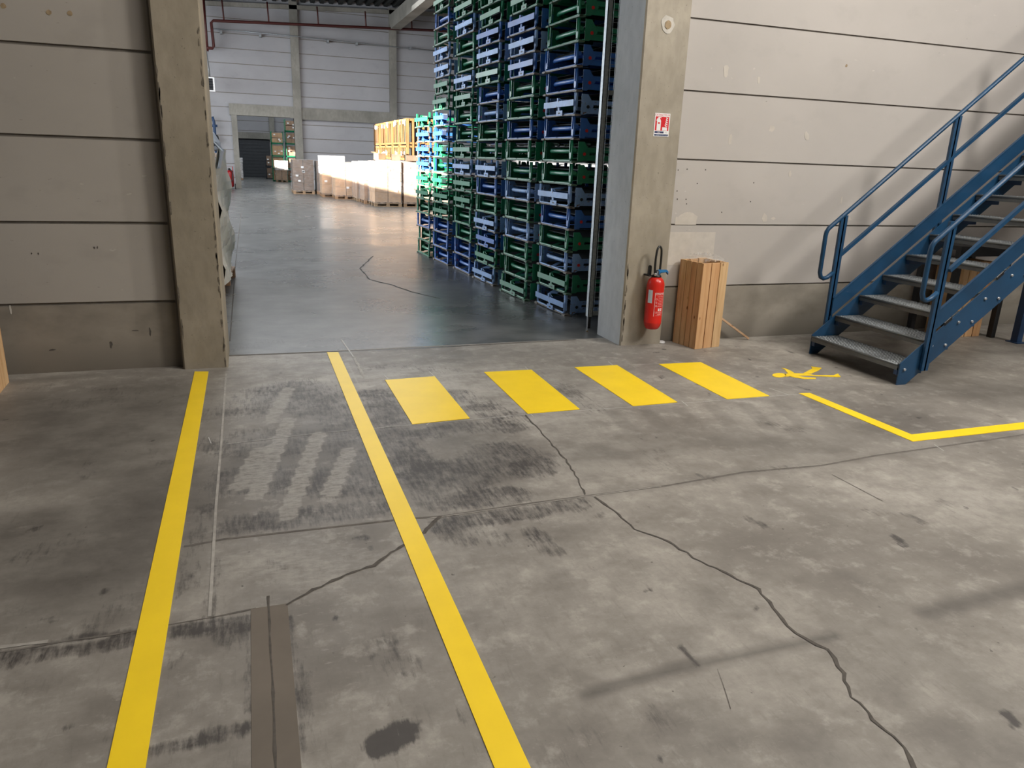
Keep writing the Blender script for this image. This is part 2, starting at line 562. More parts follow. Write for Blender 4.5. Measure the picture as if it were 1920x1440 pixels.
stain = np.zeros(len(P))
soft = np.zeros(len(P))
pale = np.zeros(len(P))
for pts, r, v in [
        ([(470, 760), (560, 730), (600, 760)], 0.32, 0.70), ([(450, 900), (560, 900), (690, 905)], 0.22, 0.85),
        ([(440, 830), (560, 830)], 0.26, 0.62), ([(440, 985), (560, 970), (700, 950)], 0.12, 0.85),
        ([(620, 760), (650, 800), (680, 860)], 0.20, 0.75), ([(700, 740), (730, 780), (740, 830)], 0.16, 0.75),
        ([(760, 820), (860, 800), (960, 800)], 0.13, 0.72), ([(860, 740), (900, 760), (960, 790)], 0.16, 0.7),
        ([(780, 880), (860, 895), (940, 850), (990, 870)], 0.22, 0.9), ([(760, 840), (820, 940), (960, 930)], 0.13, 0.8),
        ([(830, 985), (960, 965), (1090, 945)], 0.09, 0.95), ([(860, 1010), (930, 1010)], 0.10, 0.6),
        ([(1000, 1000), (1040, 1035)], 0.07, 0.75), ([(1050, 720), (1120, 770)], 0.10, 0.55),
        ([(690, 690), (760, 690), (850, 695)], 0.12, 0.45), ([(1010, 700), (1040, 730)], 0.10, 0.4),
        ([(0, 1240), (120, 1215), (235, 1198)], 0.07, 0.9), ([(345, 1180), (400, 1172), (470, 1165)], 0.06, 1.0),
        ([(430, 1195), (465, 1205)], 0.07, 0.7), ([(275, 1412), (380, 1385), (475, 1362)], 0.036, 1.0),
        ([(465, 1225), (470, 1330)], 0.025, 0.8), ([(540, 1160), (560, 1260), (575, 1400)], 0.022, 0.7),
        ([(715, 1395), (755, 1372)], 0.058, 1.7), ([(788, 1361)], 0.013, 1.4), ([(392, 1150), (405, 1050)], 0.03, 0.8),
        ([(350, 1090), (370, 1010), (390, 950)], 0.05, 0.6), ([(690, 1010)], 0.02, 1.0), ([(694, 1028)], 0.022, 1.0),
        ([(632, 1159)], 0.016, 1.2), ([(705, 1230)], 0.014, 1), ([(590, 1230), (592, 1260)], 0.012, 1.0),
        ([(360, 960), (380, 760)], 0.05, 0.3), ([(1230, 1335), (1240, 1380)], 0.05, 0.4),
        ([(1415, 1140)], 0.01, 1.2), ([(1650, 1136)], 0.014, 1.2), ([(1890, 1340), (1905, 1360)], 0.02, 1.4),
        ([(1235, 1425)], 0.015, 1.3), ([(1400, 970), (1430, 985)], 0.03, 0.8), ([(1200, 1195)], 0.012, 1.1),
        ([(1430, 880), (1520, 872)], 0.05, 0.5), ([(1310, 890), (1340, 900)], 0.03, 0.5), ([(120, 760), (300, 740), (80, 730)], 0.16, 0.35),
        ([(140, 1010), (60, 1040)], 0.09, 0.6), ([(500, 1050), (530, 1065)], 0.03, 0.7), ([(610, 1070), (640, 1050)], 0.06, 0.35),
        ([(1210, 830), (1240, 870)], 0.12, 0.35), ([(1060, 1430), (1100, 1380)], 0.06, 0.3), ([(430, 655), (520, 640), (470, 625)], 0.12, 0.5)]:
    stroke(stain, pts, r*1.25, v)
rs_ = random.Random(21)
for i in range(110):
    q = (rs_.uniform(-2, 6.5), rs_.uniform(1.2, 5.8))
    e = (q[0]+rs_.uniform(-0.05, 0.05), q[1]+rs_.uniform(-0.12, 0.12))
    stroke(stain, [q, e] if i % 2 else [q], rs_.uniform(0.014, 0.040), rs_.uniform(0.7, 1.3), 0.7, True)
for i in range(16):
    q = (rs_.uniform(-1.5, 6), rs_.uniform(1.2, 5.0))
    stroke(stain, [q, (q[0]+rs_.uniform(-0.2, 0.2), q[1]+rs_.uniform(-0.25, 0.25))], rs_.uniform(0.06, 0.14), rs_.uniform(0.35, 0.6), 0.9, True)
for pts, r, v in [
        ([(60, 780), (180, 850), (250, 760)], 0.85, 0.85), ([(60, 1000), (180, 1080), (300, 900)], 0.55, 0.95),  # left grime deepened to paint the falloff of light
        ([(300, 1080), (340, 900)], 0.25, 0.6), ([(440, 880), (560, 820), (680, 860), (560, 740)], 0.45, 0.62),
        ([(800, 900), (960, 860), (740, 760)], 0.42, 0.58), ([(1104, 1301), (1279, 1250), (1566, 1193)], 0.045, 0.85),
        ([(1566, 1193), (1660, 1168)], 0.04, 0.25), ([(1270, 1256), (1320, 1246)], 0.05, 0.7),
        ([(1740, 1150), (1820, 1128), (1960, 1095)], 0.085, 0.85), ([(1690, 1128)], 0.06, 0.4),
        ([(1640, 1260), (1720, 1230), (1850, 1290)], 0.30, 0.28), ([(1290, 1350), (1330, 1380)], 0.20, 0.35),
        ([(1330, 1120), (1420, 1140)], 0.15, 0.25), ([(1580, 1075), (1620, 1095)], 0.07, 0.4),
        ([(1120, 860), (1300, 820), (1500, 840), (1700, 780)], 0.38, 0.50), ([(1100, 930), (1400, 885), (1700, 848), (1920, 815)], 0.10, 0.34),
        ([(1750, 720), (1920, 740)], 0.7, 0.55), ([(1650, 700), (1760, 660), (1920, 660)], 0.45, 0.45),  # shade under the stairs painted into the floor
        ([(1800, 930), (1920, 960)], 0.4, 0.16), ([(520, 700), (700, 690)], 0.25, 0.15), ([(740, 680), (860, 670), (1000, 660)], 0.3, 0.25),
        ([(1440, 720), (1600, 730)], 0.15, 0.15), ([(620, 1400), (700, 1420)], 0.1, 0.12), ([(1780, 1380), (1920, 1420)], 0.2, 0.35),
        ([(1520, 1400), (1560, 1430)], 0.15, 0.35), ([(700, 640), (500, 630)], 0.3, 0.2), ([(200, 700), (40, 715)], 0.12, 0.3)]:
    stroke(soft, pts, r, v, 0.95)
# old lane hatching left of the long line, and faint old bars by the walkway corner
for a, b in [((542, 786), (478, 932)), ((597, 815), (538, 968)), ((655, 844), (619, 924)), ((487, 844), (447, 913)), ((508, 790), (540, 730))]:
    stroke(pale, [a, b], 0.055, 0.85, 0.12)
    stroke(stain, [a, b], 0.0001, 0)
for i in range(9):
    x = 1150+i*62
    stroke(soft, [(x, 775-i*4), (x+75, 850-i*4)], 0.06, 0.34, 0.2)
for pts, r, v in [([(560, 1010), (640, 1030), (700, 1050)], 0.14, 0.6), ([(450, 1060), (520, 1050), (600, 1080)], 0.2, 0.75),
                  ([(650, 680), (672, 720)], 0.03, 0.9), ([(460, 665), (560, 690)], 0.12, 0.4), ([(1180, 700), (1210, 690)], 0.05, 0.5),
                  ([(40, 1215), (200, 1195)], 0.02, 0.9), ([(330, 1170), (350, 1166)], 0.02, 0.9), ([(500, 710), (560, 700)], 0.08, 0.6),
                  ([(880, 830), (930, 840)], 0.08, 0.6), ([(730, 910), (760, 960)], 0.05, 0.6), ([(190, 985), (210, 980)], 0.06, 0.5),
                  ([(20, 995), (70, 985)], 0.04, 0.6), ([(1410, 1010), (1460, 1040)], 0.2, 0.35), ([(1690, 1405), (1700, 1420)], 0.03, 1.2),
                  ([(560, 1130), (640, 1180), (620, 1300)], 0.2, 0.4), ([(1230, 990), (1100, 1080), (1200, 1130)], 0.3, 0.3)]:
    stroke(pale, pts, r, v)
stain = np.where(pale > 0.8, stain*0.45, stain)

verts = [(x, y, 0.0) for x, y in P]
idx = np.arange(nx*ny).reshape(ny, nx)
quads = np.stack([idx[:-1, :-1], idx[:-1, 1:], idx[1:, 1:], idx[1:, :-1]], -1).reshape(-1, 4).tolist()
base = len(verts)
OX0, OX1, OY0, OY1 = -7.2, 14.0, -7.0, 52.0
for x0, x1, y0, y1 in [(OX0, OX1, OY0, GY0), (OX0, OX1, GY1, OY1), (OX0, GX0, GY0, GY1), (GX1, OX1, GY0, GY1)]:
    b = len(verts)
    verts += [(x0, y0, 0), (x1, y0, 0), (x1, y1, 0), (x0, y1, 0)]
    quads.append([b, b+1, b+2, b+3])
me = bpy.data.meshes.new('floor')
me.from_pydata(verts, [], quads)
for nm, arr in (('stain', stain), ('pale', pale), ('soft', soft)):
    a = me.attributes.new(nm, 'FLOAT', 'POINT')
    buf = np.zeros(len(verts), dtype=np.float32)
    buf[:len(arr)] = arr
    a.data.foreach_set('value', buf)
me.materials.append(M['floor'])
floor = bpy.data.objects.new('floor', me)
COL.objects.link(floor)
struct(floor, 'worn concrete floor with scuffs, joints and cracks')

M['crack'] = simple('crack_dirt', (0.085, 0.074, 0.063), 0.9, 0, 0.3, 30)
M['joint_dark'] = simple('joint_dirt', (0.13, 0.115, 0.10), 0.8, 0, 0.3, 20)
M['joint_pale'] = simple('joint_edge', (0.36, 0.335, 0.30), 0.6, 0, 0.2, 20)
M['patch'] = simple('cement_patch', (0.155, 0.130, 0.105), 0.8, 0, 0.14, 3, 0.2)
M['chalk'] = simple('chalk', (0.55, 0.54, 0.51), 0.8, 0, 0.2, 30)
M['metal_edge'] = simple('joint_metal', (0.28, 0.30, 0.31), 0.3, 0.7, 0.2, 10)


def strip(name, pts, w, mat, z=0.0012, jag=0.0, seg=0.06, world=False, taper=False):
    pts = [Vector((*(p if world else fl(*p)), 0)) for p in pts]
    fine = [pts[0]]
    for a, b in zip(pts, pts[1:]):
        n = max(1, int((b-a).length/seg))
        for i in range(1, n+1):
            q = a.lerp(b, i/n)
            if jag and not (i == n and b is pts[-1]):
                q = q + Vector((random.uniform(-jag, jag), random.uniform(-jag, jag), 0))
            fine.append(q)
    bm = bmesh.new()
    prev = None
    N = len(fine)
    for i, p in enumerate(fine):
        t = (fine[min(i+1, N-1)]-fine[max(i-1, 0)]).normalized()
        s = Vector((-t.y, t.x, 0))
        ww = w*(random.uniform(0.45, 1.35) if jag else 1)
        if taper:
            ww *= min(1, 0.25+2.5*min(i, N-1-i)/N)
        a = bm.verts.new(p+s*ww/2+Vector((0, 0, z)))
        b = bm.verts.new(p-s*ww/2+Vector((0, 0, z)))
        if prev:
            bm.faces.new((prev[0], prev[1], b, a))
        prev = (a, b)
    bmesh.ops.recalc_face_normals(bm, faces=bm.faces)
    me = bpy.data.meshes.new(name)
    bm.to_mesh(me)
    bm.free()
    me.materials.append(mat)
    o = bpy.data.objects.new(name, me)
    COL.objects.link(o)
    o.parent = floor
    return o


strip('expansion_joint', [(427, 667), (740, 655), (1080, 637)], 0.035, M['joint_dark'])
strip('joint_edge', [(600, 662), (740, 655.5), (880, 648)], 0.008, M['metal_edge'], 0.0018)
strip('saw_joint', [(345, 1025), (420, 1011), (600, 991), (750, 974), (830, 968), (1000, 943), (1100, 930), (1248, 911), (1397, 885), (1540, 873), (1643, 854), (1760, 838), (1920, 815)], 0.014, M['joint_dark'])
strip('saw_joint', [(800, 973), (960, 951), (1100, 931), (1240, 912)], 0.005, M['joint_pale'], 0.0018)
strip('saw_joint', [(424, 700), (415, 830), (405, 950), (393, 1156)], 0.012, M['joint_pale'], 0.0016)
strip('saw_joint', [(-60, 1232), (0, 1223), (120, 1203), (250, 1184), (330, 1170), (480, 1141)], 0.010, M['joint_dark'], 0.0012, 0.003)
strip('joint_edge', [(-60, 1222), (0, 1214), (90, 1203)], 0.02, M['joint_pale'], 0.0018, 0.002)
_p, _q = fl(505, 1137), fl(520, 1470)
_e = (_p[0]+(_q[0]-_p[0])*3.2, _p[1]+(_q[1]-_p[1])*3.2)
strip('cement_patch', [_p, _e], 0.128, M['patch'], 0.0014, world=True)
strip('crack', [(503, 1118), (506, 1190), (512, 1300), (518, 1470)], 0.009, M['crack'], 0.0022, 0.001)
strip('crack', [(537, 1135), (600, 1100), (650, 1078), (700, 1060), (752, 1025), (795, 998), (812, 980), (826, 968)], 0.015, M['crack'], 0.0020, 0.006, 0.03)
strip('crack', [(985, 778), (1025, 822), (1060, 862), (1080, 892), (1097, 928)], 0.009, M['crack'], 0.0020, 0.006, 0.04)
strip('crack', [(1115, 932), (1160, 965), (1190, 993), (1240, 1010), (1300, 1045), (1370, 1080), (1420, 1105), (1450, 1140), (1490, 1185), (1550, 1220), (1580, 1262), (1595, 1305), (1640, 1350), (1690, 1400), (1720, 1460)], 0.0125, M['crack'], 0.0020, 0.008, 0.035)
strip('crack', [(700, 480), (676, 503), (692, 524), (737, 535), (770, 547), (826, 560)], 0.022, M['crack'], 0.0018, 0.01, 0.12)
strip('crack', [(1345, 1255), (1370, 1330)], 0.0018, M['crack'], 0.0018, 0.003)
strip('saw_joint', [(1560, 890), (1655, 940)], 0.004, M['joint_dark'], 0.0016)
strip('saw_joint', [(431, 640), (437, 560), (441, 500), (452, 400)], 0.012, M['crack'], 0.0016)
strip('chalk_line', [(424, 833), (600, 812), (773, 797), (989, 777), (1187, 763), (1363, 750), (1500, 739)], 0.004, M['chalk'], 0.0016)
strip('chalk_line', [(700, 713), (908, 699), (1077, 689), (1235, 682), (1280, 680)], 0.003, M['chalk'], 0.0016)
strip('chalk_line', [(640, 637), (662, 668)], 0.012, M['chalk'], 0.0016)
strip('chalk_line', [(662, 668), (682, 706)], 0.022, M['joint_pale'], 0.0016, 0.006)
for a, b in [((720, 703), (728, 711)), ((805, 697), (815, 706)), ((985, 688), (996, 700)), ((1140, 678), (1156, 690)), ((1000, 781), (993, 775)), ((1278, 752), (1290, 762)), ((1442, 728), (1480, 741)), ((1752, 834), (1770, 846)), ((391, 820), (396, 832)), ((800, 797), (810, 789))]:
    strip('chalk_mark', [a, b], 0.005, M['chalk'], 0.0017)

# ------------------------------------------------------------------ yellow floor markings
YZ = 0.002


def marking(pts, label, name='floor_marking', cat='floor marking', group=None, world=True):
    bm = bmesh.new()
    polys = pts if isinstance(pts[0][0], (tuple, list)) else [pts]
    for poly in polys:
        v = [bm.verts.new((*p, 0.0)) for p in poly]
        f = bm.faces.new(v)
    bmesh.ops.recalc_face_normals(bm, faces=bm.faces)
    for f in bm.faces:
        if f.normal.z < 0:
            f.normal_flip()
    ext = bmesh.ops.extrude_face_region(bm, geom=list(bm.faces))
    for g in ext['geom']:
        if isinstance(g, bmesh.types.BMVert):
            g.co.z += YZ+0.0008
    me = bpy.data.meshes.new(name)
    bm.to_mesh(me)
    bm.free()
    me.materials.append(M['yellow'])
    o = bpy.data.objects.new(name, me)
    COL.objects.link(o)
    o.location.z = 0.0004
    tag(o, label, cat, group)
    return o


marking([(-0.456, 5.80), (-0.359, 5.78), (-0.355, 0.9), (-0.452, 0.9)], 'long yellow floor line running to the foot of the left concrete pillar', 'floor_line')
marking([(0.545, 6.185), (0.637, 6.17), (0.637, 0.9), (0.541, 0.9)], 'long yellow floor line running up to the middle of the doorway', 'floor_line')
bars = [((0.878, 5.283), (1.258, 5.301), (1.257, 4.321), (0.879, 4.299), 'yellow zebra crossing bar nearest the long floor lines'),
        ((1.660, 5.335), (2.050, 5.320), (2.030, 4.325), (1.652, 4.320), 'second yellow zebra crossing bar counted from the long floor lines'),
        ((2.422, 5.317), (2.800, 5.304), (2.775, 4.310), (2.420, 4.303), 'third yellow zebra crossing bar, in front of the right concrete pillar'),
        ((3.167, 5.262), (3.560, 5.240), (3.533, 4.284), (3.169, 4.290), 'last yellow zebra crossing bar, nearest the painted walking figure')]
for a, b, c, d, lb in bars:
    marking([a, b, c, d], lb, 'crossing_bar', 'floor marking', 'yellow zebra crossing bars')
marking([(3.80, 4.29), (3.89, 4.28), (3.925, 3.37), (5.6, 3.37), (5.6, 3.268), (3.828, 3.268)],
        'yellow L-shaped floor line turning the corner in front of the stairs', 'floor_line')


def pz(x, y):
    return fl(1400+x/3.692, 660+y/3.692)


fig = [[pz(225+48*math.cos(a), 162+15*math.sin(a)) for a in [i*math.pi/8 for i in range(16)]],
       [pz(*p) for p in [(262, 154), (305, 148), (400, 150), (470, 162), (600, 163), (632, 151), (650, 174), (600, 173), (430, 166), (378, 164), (330, 168), (270, 171)]],
       [pz(*p) for p in [(385, 152), (455, 116), (445, 102), (520, 112), (500, 128), (445, 152)]],
       [pz(*p) for p in [(285, 150), (262, 122), (240, 112), (268, 116), (310, 134), (330, 148)]],
       [pz(*p) for p in [(290, 168), (355, 168), (410, 176), (478, 180), (480, 187), (400, 188), (330, 178)]]]
marking(fig, 'yellow painted walking figure on the floor beside the stairs', 'pedestrian_symbol')

# ------------------------------------------------------------------ walls
PJ = 0.5665


def panel_wall(name, x0, x1, yf, depth, z_first, ztop, mat, pitch=PJ, gap=0.022, lip=0.012, openings=(), proud=0.0):
    """stack of precast panels facing -Y with recessed joints; openings = [(xa, xb, za, zb)]"""
    b = MB()
    zs = [0.0, z_first]
    while zs[-1] + pitch < ztop:
        zs.append(zs[-1]+pitch)
    zs.append(ztop)

    def piece(xa, xb, za, zb):
        if xb-xa < 0.01 or zb-za < 0.01:
            return
        for (oa, ob, pa, pb) in openings:
            if xa < ob-1e-4 and xb > oa+1e-4 and za < pb-1e-4 and zb > pa+1e-4:
                piece(xa, oa, za, zb)
                piece(ob, xb, za, zb)
                piece(max(xa, oa), min(xb, ob), pb, zb)
                piece(max(xa, oa), min(xb, ob), za, pa)
                return
        b.box(xa, xb, yf, yf+depth, za, zb)
    for i in range(len(zs)-1):
        za = zs[i]+(gap/2 if i else 0)
        zb = zs[i+1]-gap/2
        piece(x0, x1, za, zb)
    o = struct(b.build(name, mat, bevel=0.0))
    bb = MB()
    rects = [(x0, x1, 0.0, ztop)]
    for (oa, ob, pa, pb) in openings:
        nr = []
        for (a0, a1, c0, c1) in rects:
            if a0 < ob and a1 > oa and c0 < pb and c1 > pa:
                nr += [(a0, oa, c0, c1), (ob, a1, c0, c1), (max(a0, oa), min(a1, ob), pb, c1), (max(a0, oa), min(a1, ob), c0, pa)]
            else:
                nr.append((a0, a1, c0, c1))
        rects = [r for r in nr if r[1]-r[0] > 0.01 and r[3]-r[2] > 0.01]
    for r in rects:
        bb.box(r[0], r[1], yf+0.014, yf+depth-0.01, r[2], r[3])
    bb.build('joint_filler', M['joint_gap'], o)
    return o


TOP = 7.6
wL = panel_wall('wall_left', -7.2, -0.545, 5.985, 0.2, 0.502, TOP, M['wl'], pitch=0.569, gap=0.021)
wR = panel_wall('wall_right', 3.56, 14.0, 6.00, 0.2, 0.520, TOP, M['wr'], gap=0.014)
# above the doorway
b = MB()
b.box(-0.22, 3.13, 5.97, 6.17, 3.10, TOP)
struct(b.build('wall_front', M['wr']))


def pillar(name, x0, x1, y0, y1, label, side_mat=None, ztop=TOP, ch=0.012):
    b = MB()
    poly = [(x0+ch, y0), (x1-ch, y0), (x1, y0+ch), (x1, y1), (x0, y1), (x0, y0+ch)]
    b.prism(poly, (0, 0, 0), (1, 0, 0), (0, 1, 0), ztop)
    o = b.build(name, M['pillar'])
    if side_mat:
        o.data.materials.append(side_mat)
        for p in o.data.polygons:
            if p.normal.x < -0.9:
                p.material_index = 1
    return struct(o, label)


pl = pillar('trim_1', -0.538, -0.222, 5.88, 6.42, 'left concrete pillar of the doorway')
pl.data.materials[0] = concrete('pillar_concrete_brown', (0.37, 0.32, 0.25), (0.25, 0.215, 0.16), 0.35, 1.0)
prt = pillar('trim_2', 3.135, 3.560, 5.92, 6.40, 'right concrete pillar of the doorway', M['pillar_lit_side'])
# chipped corner and grime strips on the pillars
b = MB()
b.box(-0.556, -0.5375, 5.96, 6.0, 0, TOP)
b.build('joint_filler', M['joint_gap'], pl)
M['grime'] = simple('pillar_grime', (0.13, 0.11, 0.085), 0.9, 0, 0.4, 40)
M['patch_light'] = simple('filler_patch', (0.54, 0.495, 0.44), 0.85, 0, 0.08, 12)
M['plaster'] = simple('plaster_dab', (0.50, 0.47, 0.42), 0.85, 0, 0.15, 12)
M['adhesive'] = simple('old_adhesive', (0.30, 0.22, 0.13), 0.8, 0, 0.3, 40)


def blob(name, c, rx, rz, mat, parent, y, n=18, jag=0.2, th=0.002):
    """irregular thin dab on a wall facing -Y"""
    b = MB()
    poly = []
    for i in range(n):
        a = 2*math.pi*i/n
        r = 1+random.uniform(-jag, jag)
        poly.append((rx*r*math.cos(a), rz*r*math.sin(a)))
    b.prism(poly, (c[0], y, c[1]), (1, 0, 0), (0, 0, 1), th)
    return b.build(name, mat, parent)


for i in range(60):
    z = random.uniform(0.02, 3.2)
    blob('grime_mark', (-0.236-random.uniform(0, 0.010), z), random.uniform(0.0015, 0.005), random.uniform(0.008, 0.035), M['grime'], pl, 5.8795, 9, 0.45, 0.0015)
for i in range(10):
    blob('grime_mark', (-0.526+random.uniform(0, 0.01), random.uniform(0.02, 2.5)), 0.006, random.uniform(0.02, 0.08), M['grime'], pl, 5.8795, 9, 0.4, 0.0015)
for i in range(12):
    blob('grime_mark', (3.152+random.uniform(0, 0.008), random.uniform(0.02, 1.0)), 0.006, random.uniform(0.015, 0.06), M['grime'], prt, 5.9195, 9, 0.4, 0.0015)
# old cable hole with filler ring
blob('filler_ring', (3.344, 2.705), 0.062, 0.066, M['plaster'], prt, 5.9195, 16, 0.12, 0.003)
blob('filler_core', (3.346, 2.70), 0.030, 0.034, M['adhesive'], prt, 5.9160, 14, 0.05, 0.003)
# filler patches on the right wall beside the crate
blob('filler_patch', (3.77, 1.145), 0.10, 0.05, M['patch_light'], wR, 5.9995, 22, 0.08, 0.0015)
b = MB()
b.box(3.575, 4.08, 5.9985, 6.0, 0.72, 1.02)
b.build('filler_patch', M['patch_light'], wR)
b = MB()
b.box(3.64, 3.86, 5.9983, 5.9999, 1.085, 1.155)
b.build('filler_patch', M['patch_light'], wR)
for x, z in [(3.62, 1.56), (3.71, 1.57), (3.9, 1.57), (3.83, 1.45), (3.63, 1.38), (3.64, 1.31), (3.73, 1.31), (3.74, 1.27), (4.43, 1.47), (4.42, 1.30), (3.79, 1.12), (4.12, 1.20)]:
    blob('drill_hole', (x, z), 0.006, 0.006, M['crack'], wR, 5.9992, 8, 0.1, 0.001)
for x, z in [(4.35, 2.35), (4.12, 1.83), (4.55, 1.95), (4.95, 1.90), (4.0, 2.4), (4.82, 1.56), (5.47, 1.33), (4.6, 1.15), (4.7, 1.15), (5.6, 1.15)]:
    blob('paint_dab', (x, z), random.uniform(0.01, 0.03), random.uniform(0.01, 0.05), M['patch_light'], wR, 5.9992, 10, 0.3, 0.001)
blob('yellow_chip', (5.28, 2.53), 0.012, 0.012, M['adhesive'], wR, 5.9992, 8, 0.3, 0.001)
# adhesive marks and dirt on the left wall
for x, z in [(-1.14, 2.405), (-1.02, 2.41), (-1.39, 2.42)]:
    blob('adhesive_mark', (x, z), 0.016, 0.016, M['adhesive'], wL, 5.9845, 14, 0.1, 0.001)
for x, z, rx, rz in [(-1.03, 0.90, 0.004, 0.012), (-1.05, 0.90, 0.006, 0.008), (-1.40, 0.86, 0.004, 0.007), (-1.44, 0.86, 0.004, 0.007), (-1.4, 0.17, 0.03, 0.006), (-1.02, 0.19, 0.01, 0.025), (-0.85, 0.29, 0.03, 0.004), (-0.75, 0.28, 0.006, 0.03)]:
    blob('scrape', (x, z), rx, rz, M['crack'], wL, 5.9845, 8, 0.35, 0.001)
blob('paint_run', (-1.62, 0.47), 0.006, 0.035, M['plaster'], wL, 5.9845, 10, 0.1, 0.001)

# enclosing walls of the two halls (only their light matters from here)
b = MB()
# side wall with the high window band the sun comes through
zb0, zt0, zb1, zt1 = 3.07, 4.32, 2.80, 5.7
X0, X1 = -7.3, -7.1
b.box(X0, X1, -7, 6.30, 0, TOP)
b.box(X0, X1, 6.30, 13.0, 0, zb0).box(X0, X1, 6.30, 13.0, zt0, TOP)
b.box(X0, X1, 13.0, 25.3, 0, zb1).box(X0, X1, 13.0, 25.3, zt1, TOP)
b.box(X0, X1, 25.3, 37.8, 0, TOP)
b.box(X0, X1, 37.8, 39.2, 0, 2.5).box(X0, X1, 37.8, 39.2, 3.6, TOP)
b.box(X0, X1, 39.2, 52, 0, TOP)
struct(b.build('wall_side', M['wb']))
b = MB()
b.box(14.0, 14.2, -7, 52, 0, TOP)
struct(b.build('wall_side_right', M['wb']))
b = MB()
b.box(-7.3, 14.2, -7.2, -7.0, 0, TOP)
struct(b.build('wall_rear', M['wb']))
b = MB()
b.box(-7.3, 14.2, -7.2, 6.1, TOP, TOP+0.2)
struct(b.build('ceiling', M['deck']))

# ------------------------------------------------------------------ storage hall: back wall, columns, beams, roof
YB = 35.0
bw = panel_wall('wall_back', -7.2, 14.0, YB, 0.25, 0.45, TOP+0.4, M['wb'], pitch=0.565, gap=0.03, openings=[(-0.22, 2.08, 0, 2.97)])
for nm, x0, x1, lb in (('trim_3', 2.08, 2.40, 'far wall column left of centre'), ('trim_4', 6.20, 6.50, 'far wall column behind the pallets'), ('trim_5', 10.3, 10.6, 'far wall column on the right')):
    b = MB()
    b.box(x0, x1, YB-0.18, YB+0.25, 0, 7.6)
    b.box(x0-0.14, x1+0.14, YB-0.14, YB, 2.95, 3.22)
    struct(b.build(nm, M['beam']), lb)
b = MB()
b.box(-0.44, -0.22, YB-0.10, YB+0.3, 0, 2.97)
struct(b.build('trim_6', M['beam']), 'concrete jamb of the far doorway')
b = MB()
b.box(-0.50, 2.08, YB-0.12, YB+0.26, 2.97, 3.42)
b.box(2.40, 6.20, YB-0.12, YB+0.02, 2.92, 3.40)
struct(b.build('trim_7', M['beam']), 'concrete lintel beam across the far wall')
rs = 0.045
b = MB()
b.bar((-7, YB-0.12, 7.10-0.25), (14, YB-0.12, 7.10-0.25+21*rs), 0.12, 0.16)
struct(b.build('trim_8', M['beam']), 'edge beam under the roof')
# corrugated roof deck
b = MB()
prof = []
x = -7.3
while x < 14.2:
    z = 7.32+rs*(x+1.3)
    prof += [(x, z), (x+0.15, z), (x+0.20, z+0.13), (x+0.33, z+0.13)]
    x += 0.38
for (xa, za), (xb, zb_) in zip(prof, prof[1:]):
    v = [b.bm.verts.new(p) for p in ((xa, 6.0, za), (xb, 6.0, zb_), (xb, 35.6, zb_), (xa, 35.6, za))]
    b.bm.faces.new(v)
    v = [b.bm.verts.new(p) for p in ((xa, 6.0, za+0.03), (xb, 6.0, zb_+0.03), (xb, 35.6, zb_+0.03), (xa, 35.6, za+0.03))]
    b.bm.faces.new(v[::-1])
rf = struct(b.build('ceiling_deck', M['deck']), 'dark corrugated roof deck of the storage hall')
for i, y in enumerate((29.3, 23, 17, 11)):
    b = MB()
    b.bar((-7, y, 7.05-0.25), (14, y, 7.05-0.25+21*rs), 0.10, 0.16)
    b.build('purlin', M['beam'], rf)
b = MB()
b.box(6.18, 6.60, 7.0, YB-0.2, 6.72, 7.28)
struct(b.build('trim_9', M['beam']), 'heavy concrete roof beam running towards the doorway')
# red sprinkler pipe with hangers
pz_ = lambda x: 6.43+0.042*(x+0.97)
p = thing('sprinkler_pipe', 'dark red sprinkler pipe hanging under the roof along the far wall', 'pipe', (0, 0, 0))
MB().tube([(-1.6, 34.4, 5.4), (-0.95, 34.4, 5.42), (-0.90, 34.4, 5.5), (-0.93, 34.4, 6.35), (-0.85, 34.4, pz_(-0.85)), (13.5, 34.4, pz_(13.5))], 0.055, 8).build('main_pipe', M['red_pipe'], p)
for x in (-0.45, 1.25, 3.2, 5.15, 7.1, 9.0):
    MB().tube([(x, 34.4, pz_(x)), (x-0.03, 34.4, 7.3)], 0.03, 6).build('hanger_pipe', M['red_pipe'], p)
MB().tube([(-1.15, 34.4, 5.3), (-1.15, 34.4, 7.3)], 0.05, 6).build('riser_pipe', M['red_pipe'], p)
c = thing('cable_conduit', 'thin grey conduit run fixed along the far wall below the red pipe', 'conduit')
MB().tube([(-1.0, YB-0.2, 6.20), (3.0, YB-0.2, 6.16), (6.2, YB-0.2, 6.08), (10, YB-0.2, 6.02)], 0.022, 6).build('conduit', M['galv'], c)
for x in (-0.6, 0.9, 3.6, 4.8, 7.1):
    MB().box(x-0.04, x+0.04, YB-0.24, YB-0.002, 6.03, 6.13).build('clamp', M['galv'], c)
# heater unit
h = thing('air_heater', 'small white louvred air heater hanging on the far left wall', 'heater', (-1.15, 33.2, 3.75))
MB().box(-0.42, 0.21, -0.0, 0.4, -0.02, 0.50).build('housing', M['white'], h)
b = MB()
for k in range(5):
    b.obox((-0.10, -0.03, 0.05+k*0.095), (0.50, 0.06, 0.012), rot=Matrix.Rotation(R(35), 3, 'X'))
b.build('louvre', M['dark_steel'], h)
MB().box(-0.36, 0.15, -0.006, 0.0, 0.03, 0.45).build('grille_recess', M['black'], h)
MB().tube([(0.0, 0.2, 0.5), (0.0, 0.2, 0.75), (-0.08, 0.3, 1.7), (-0.08, 0.3, 3.42)], 0.07, 8).build('duct', M['galv'], h)

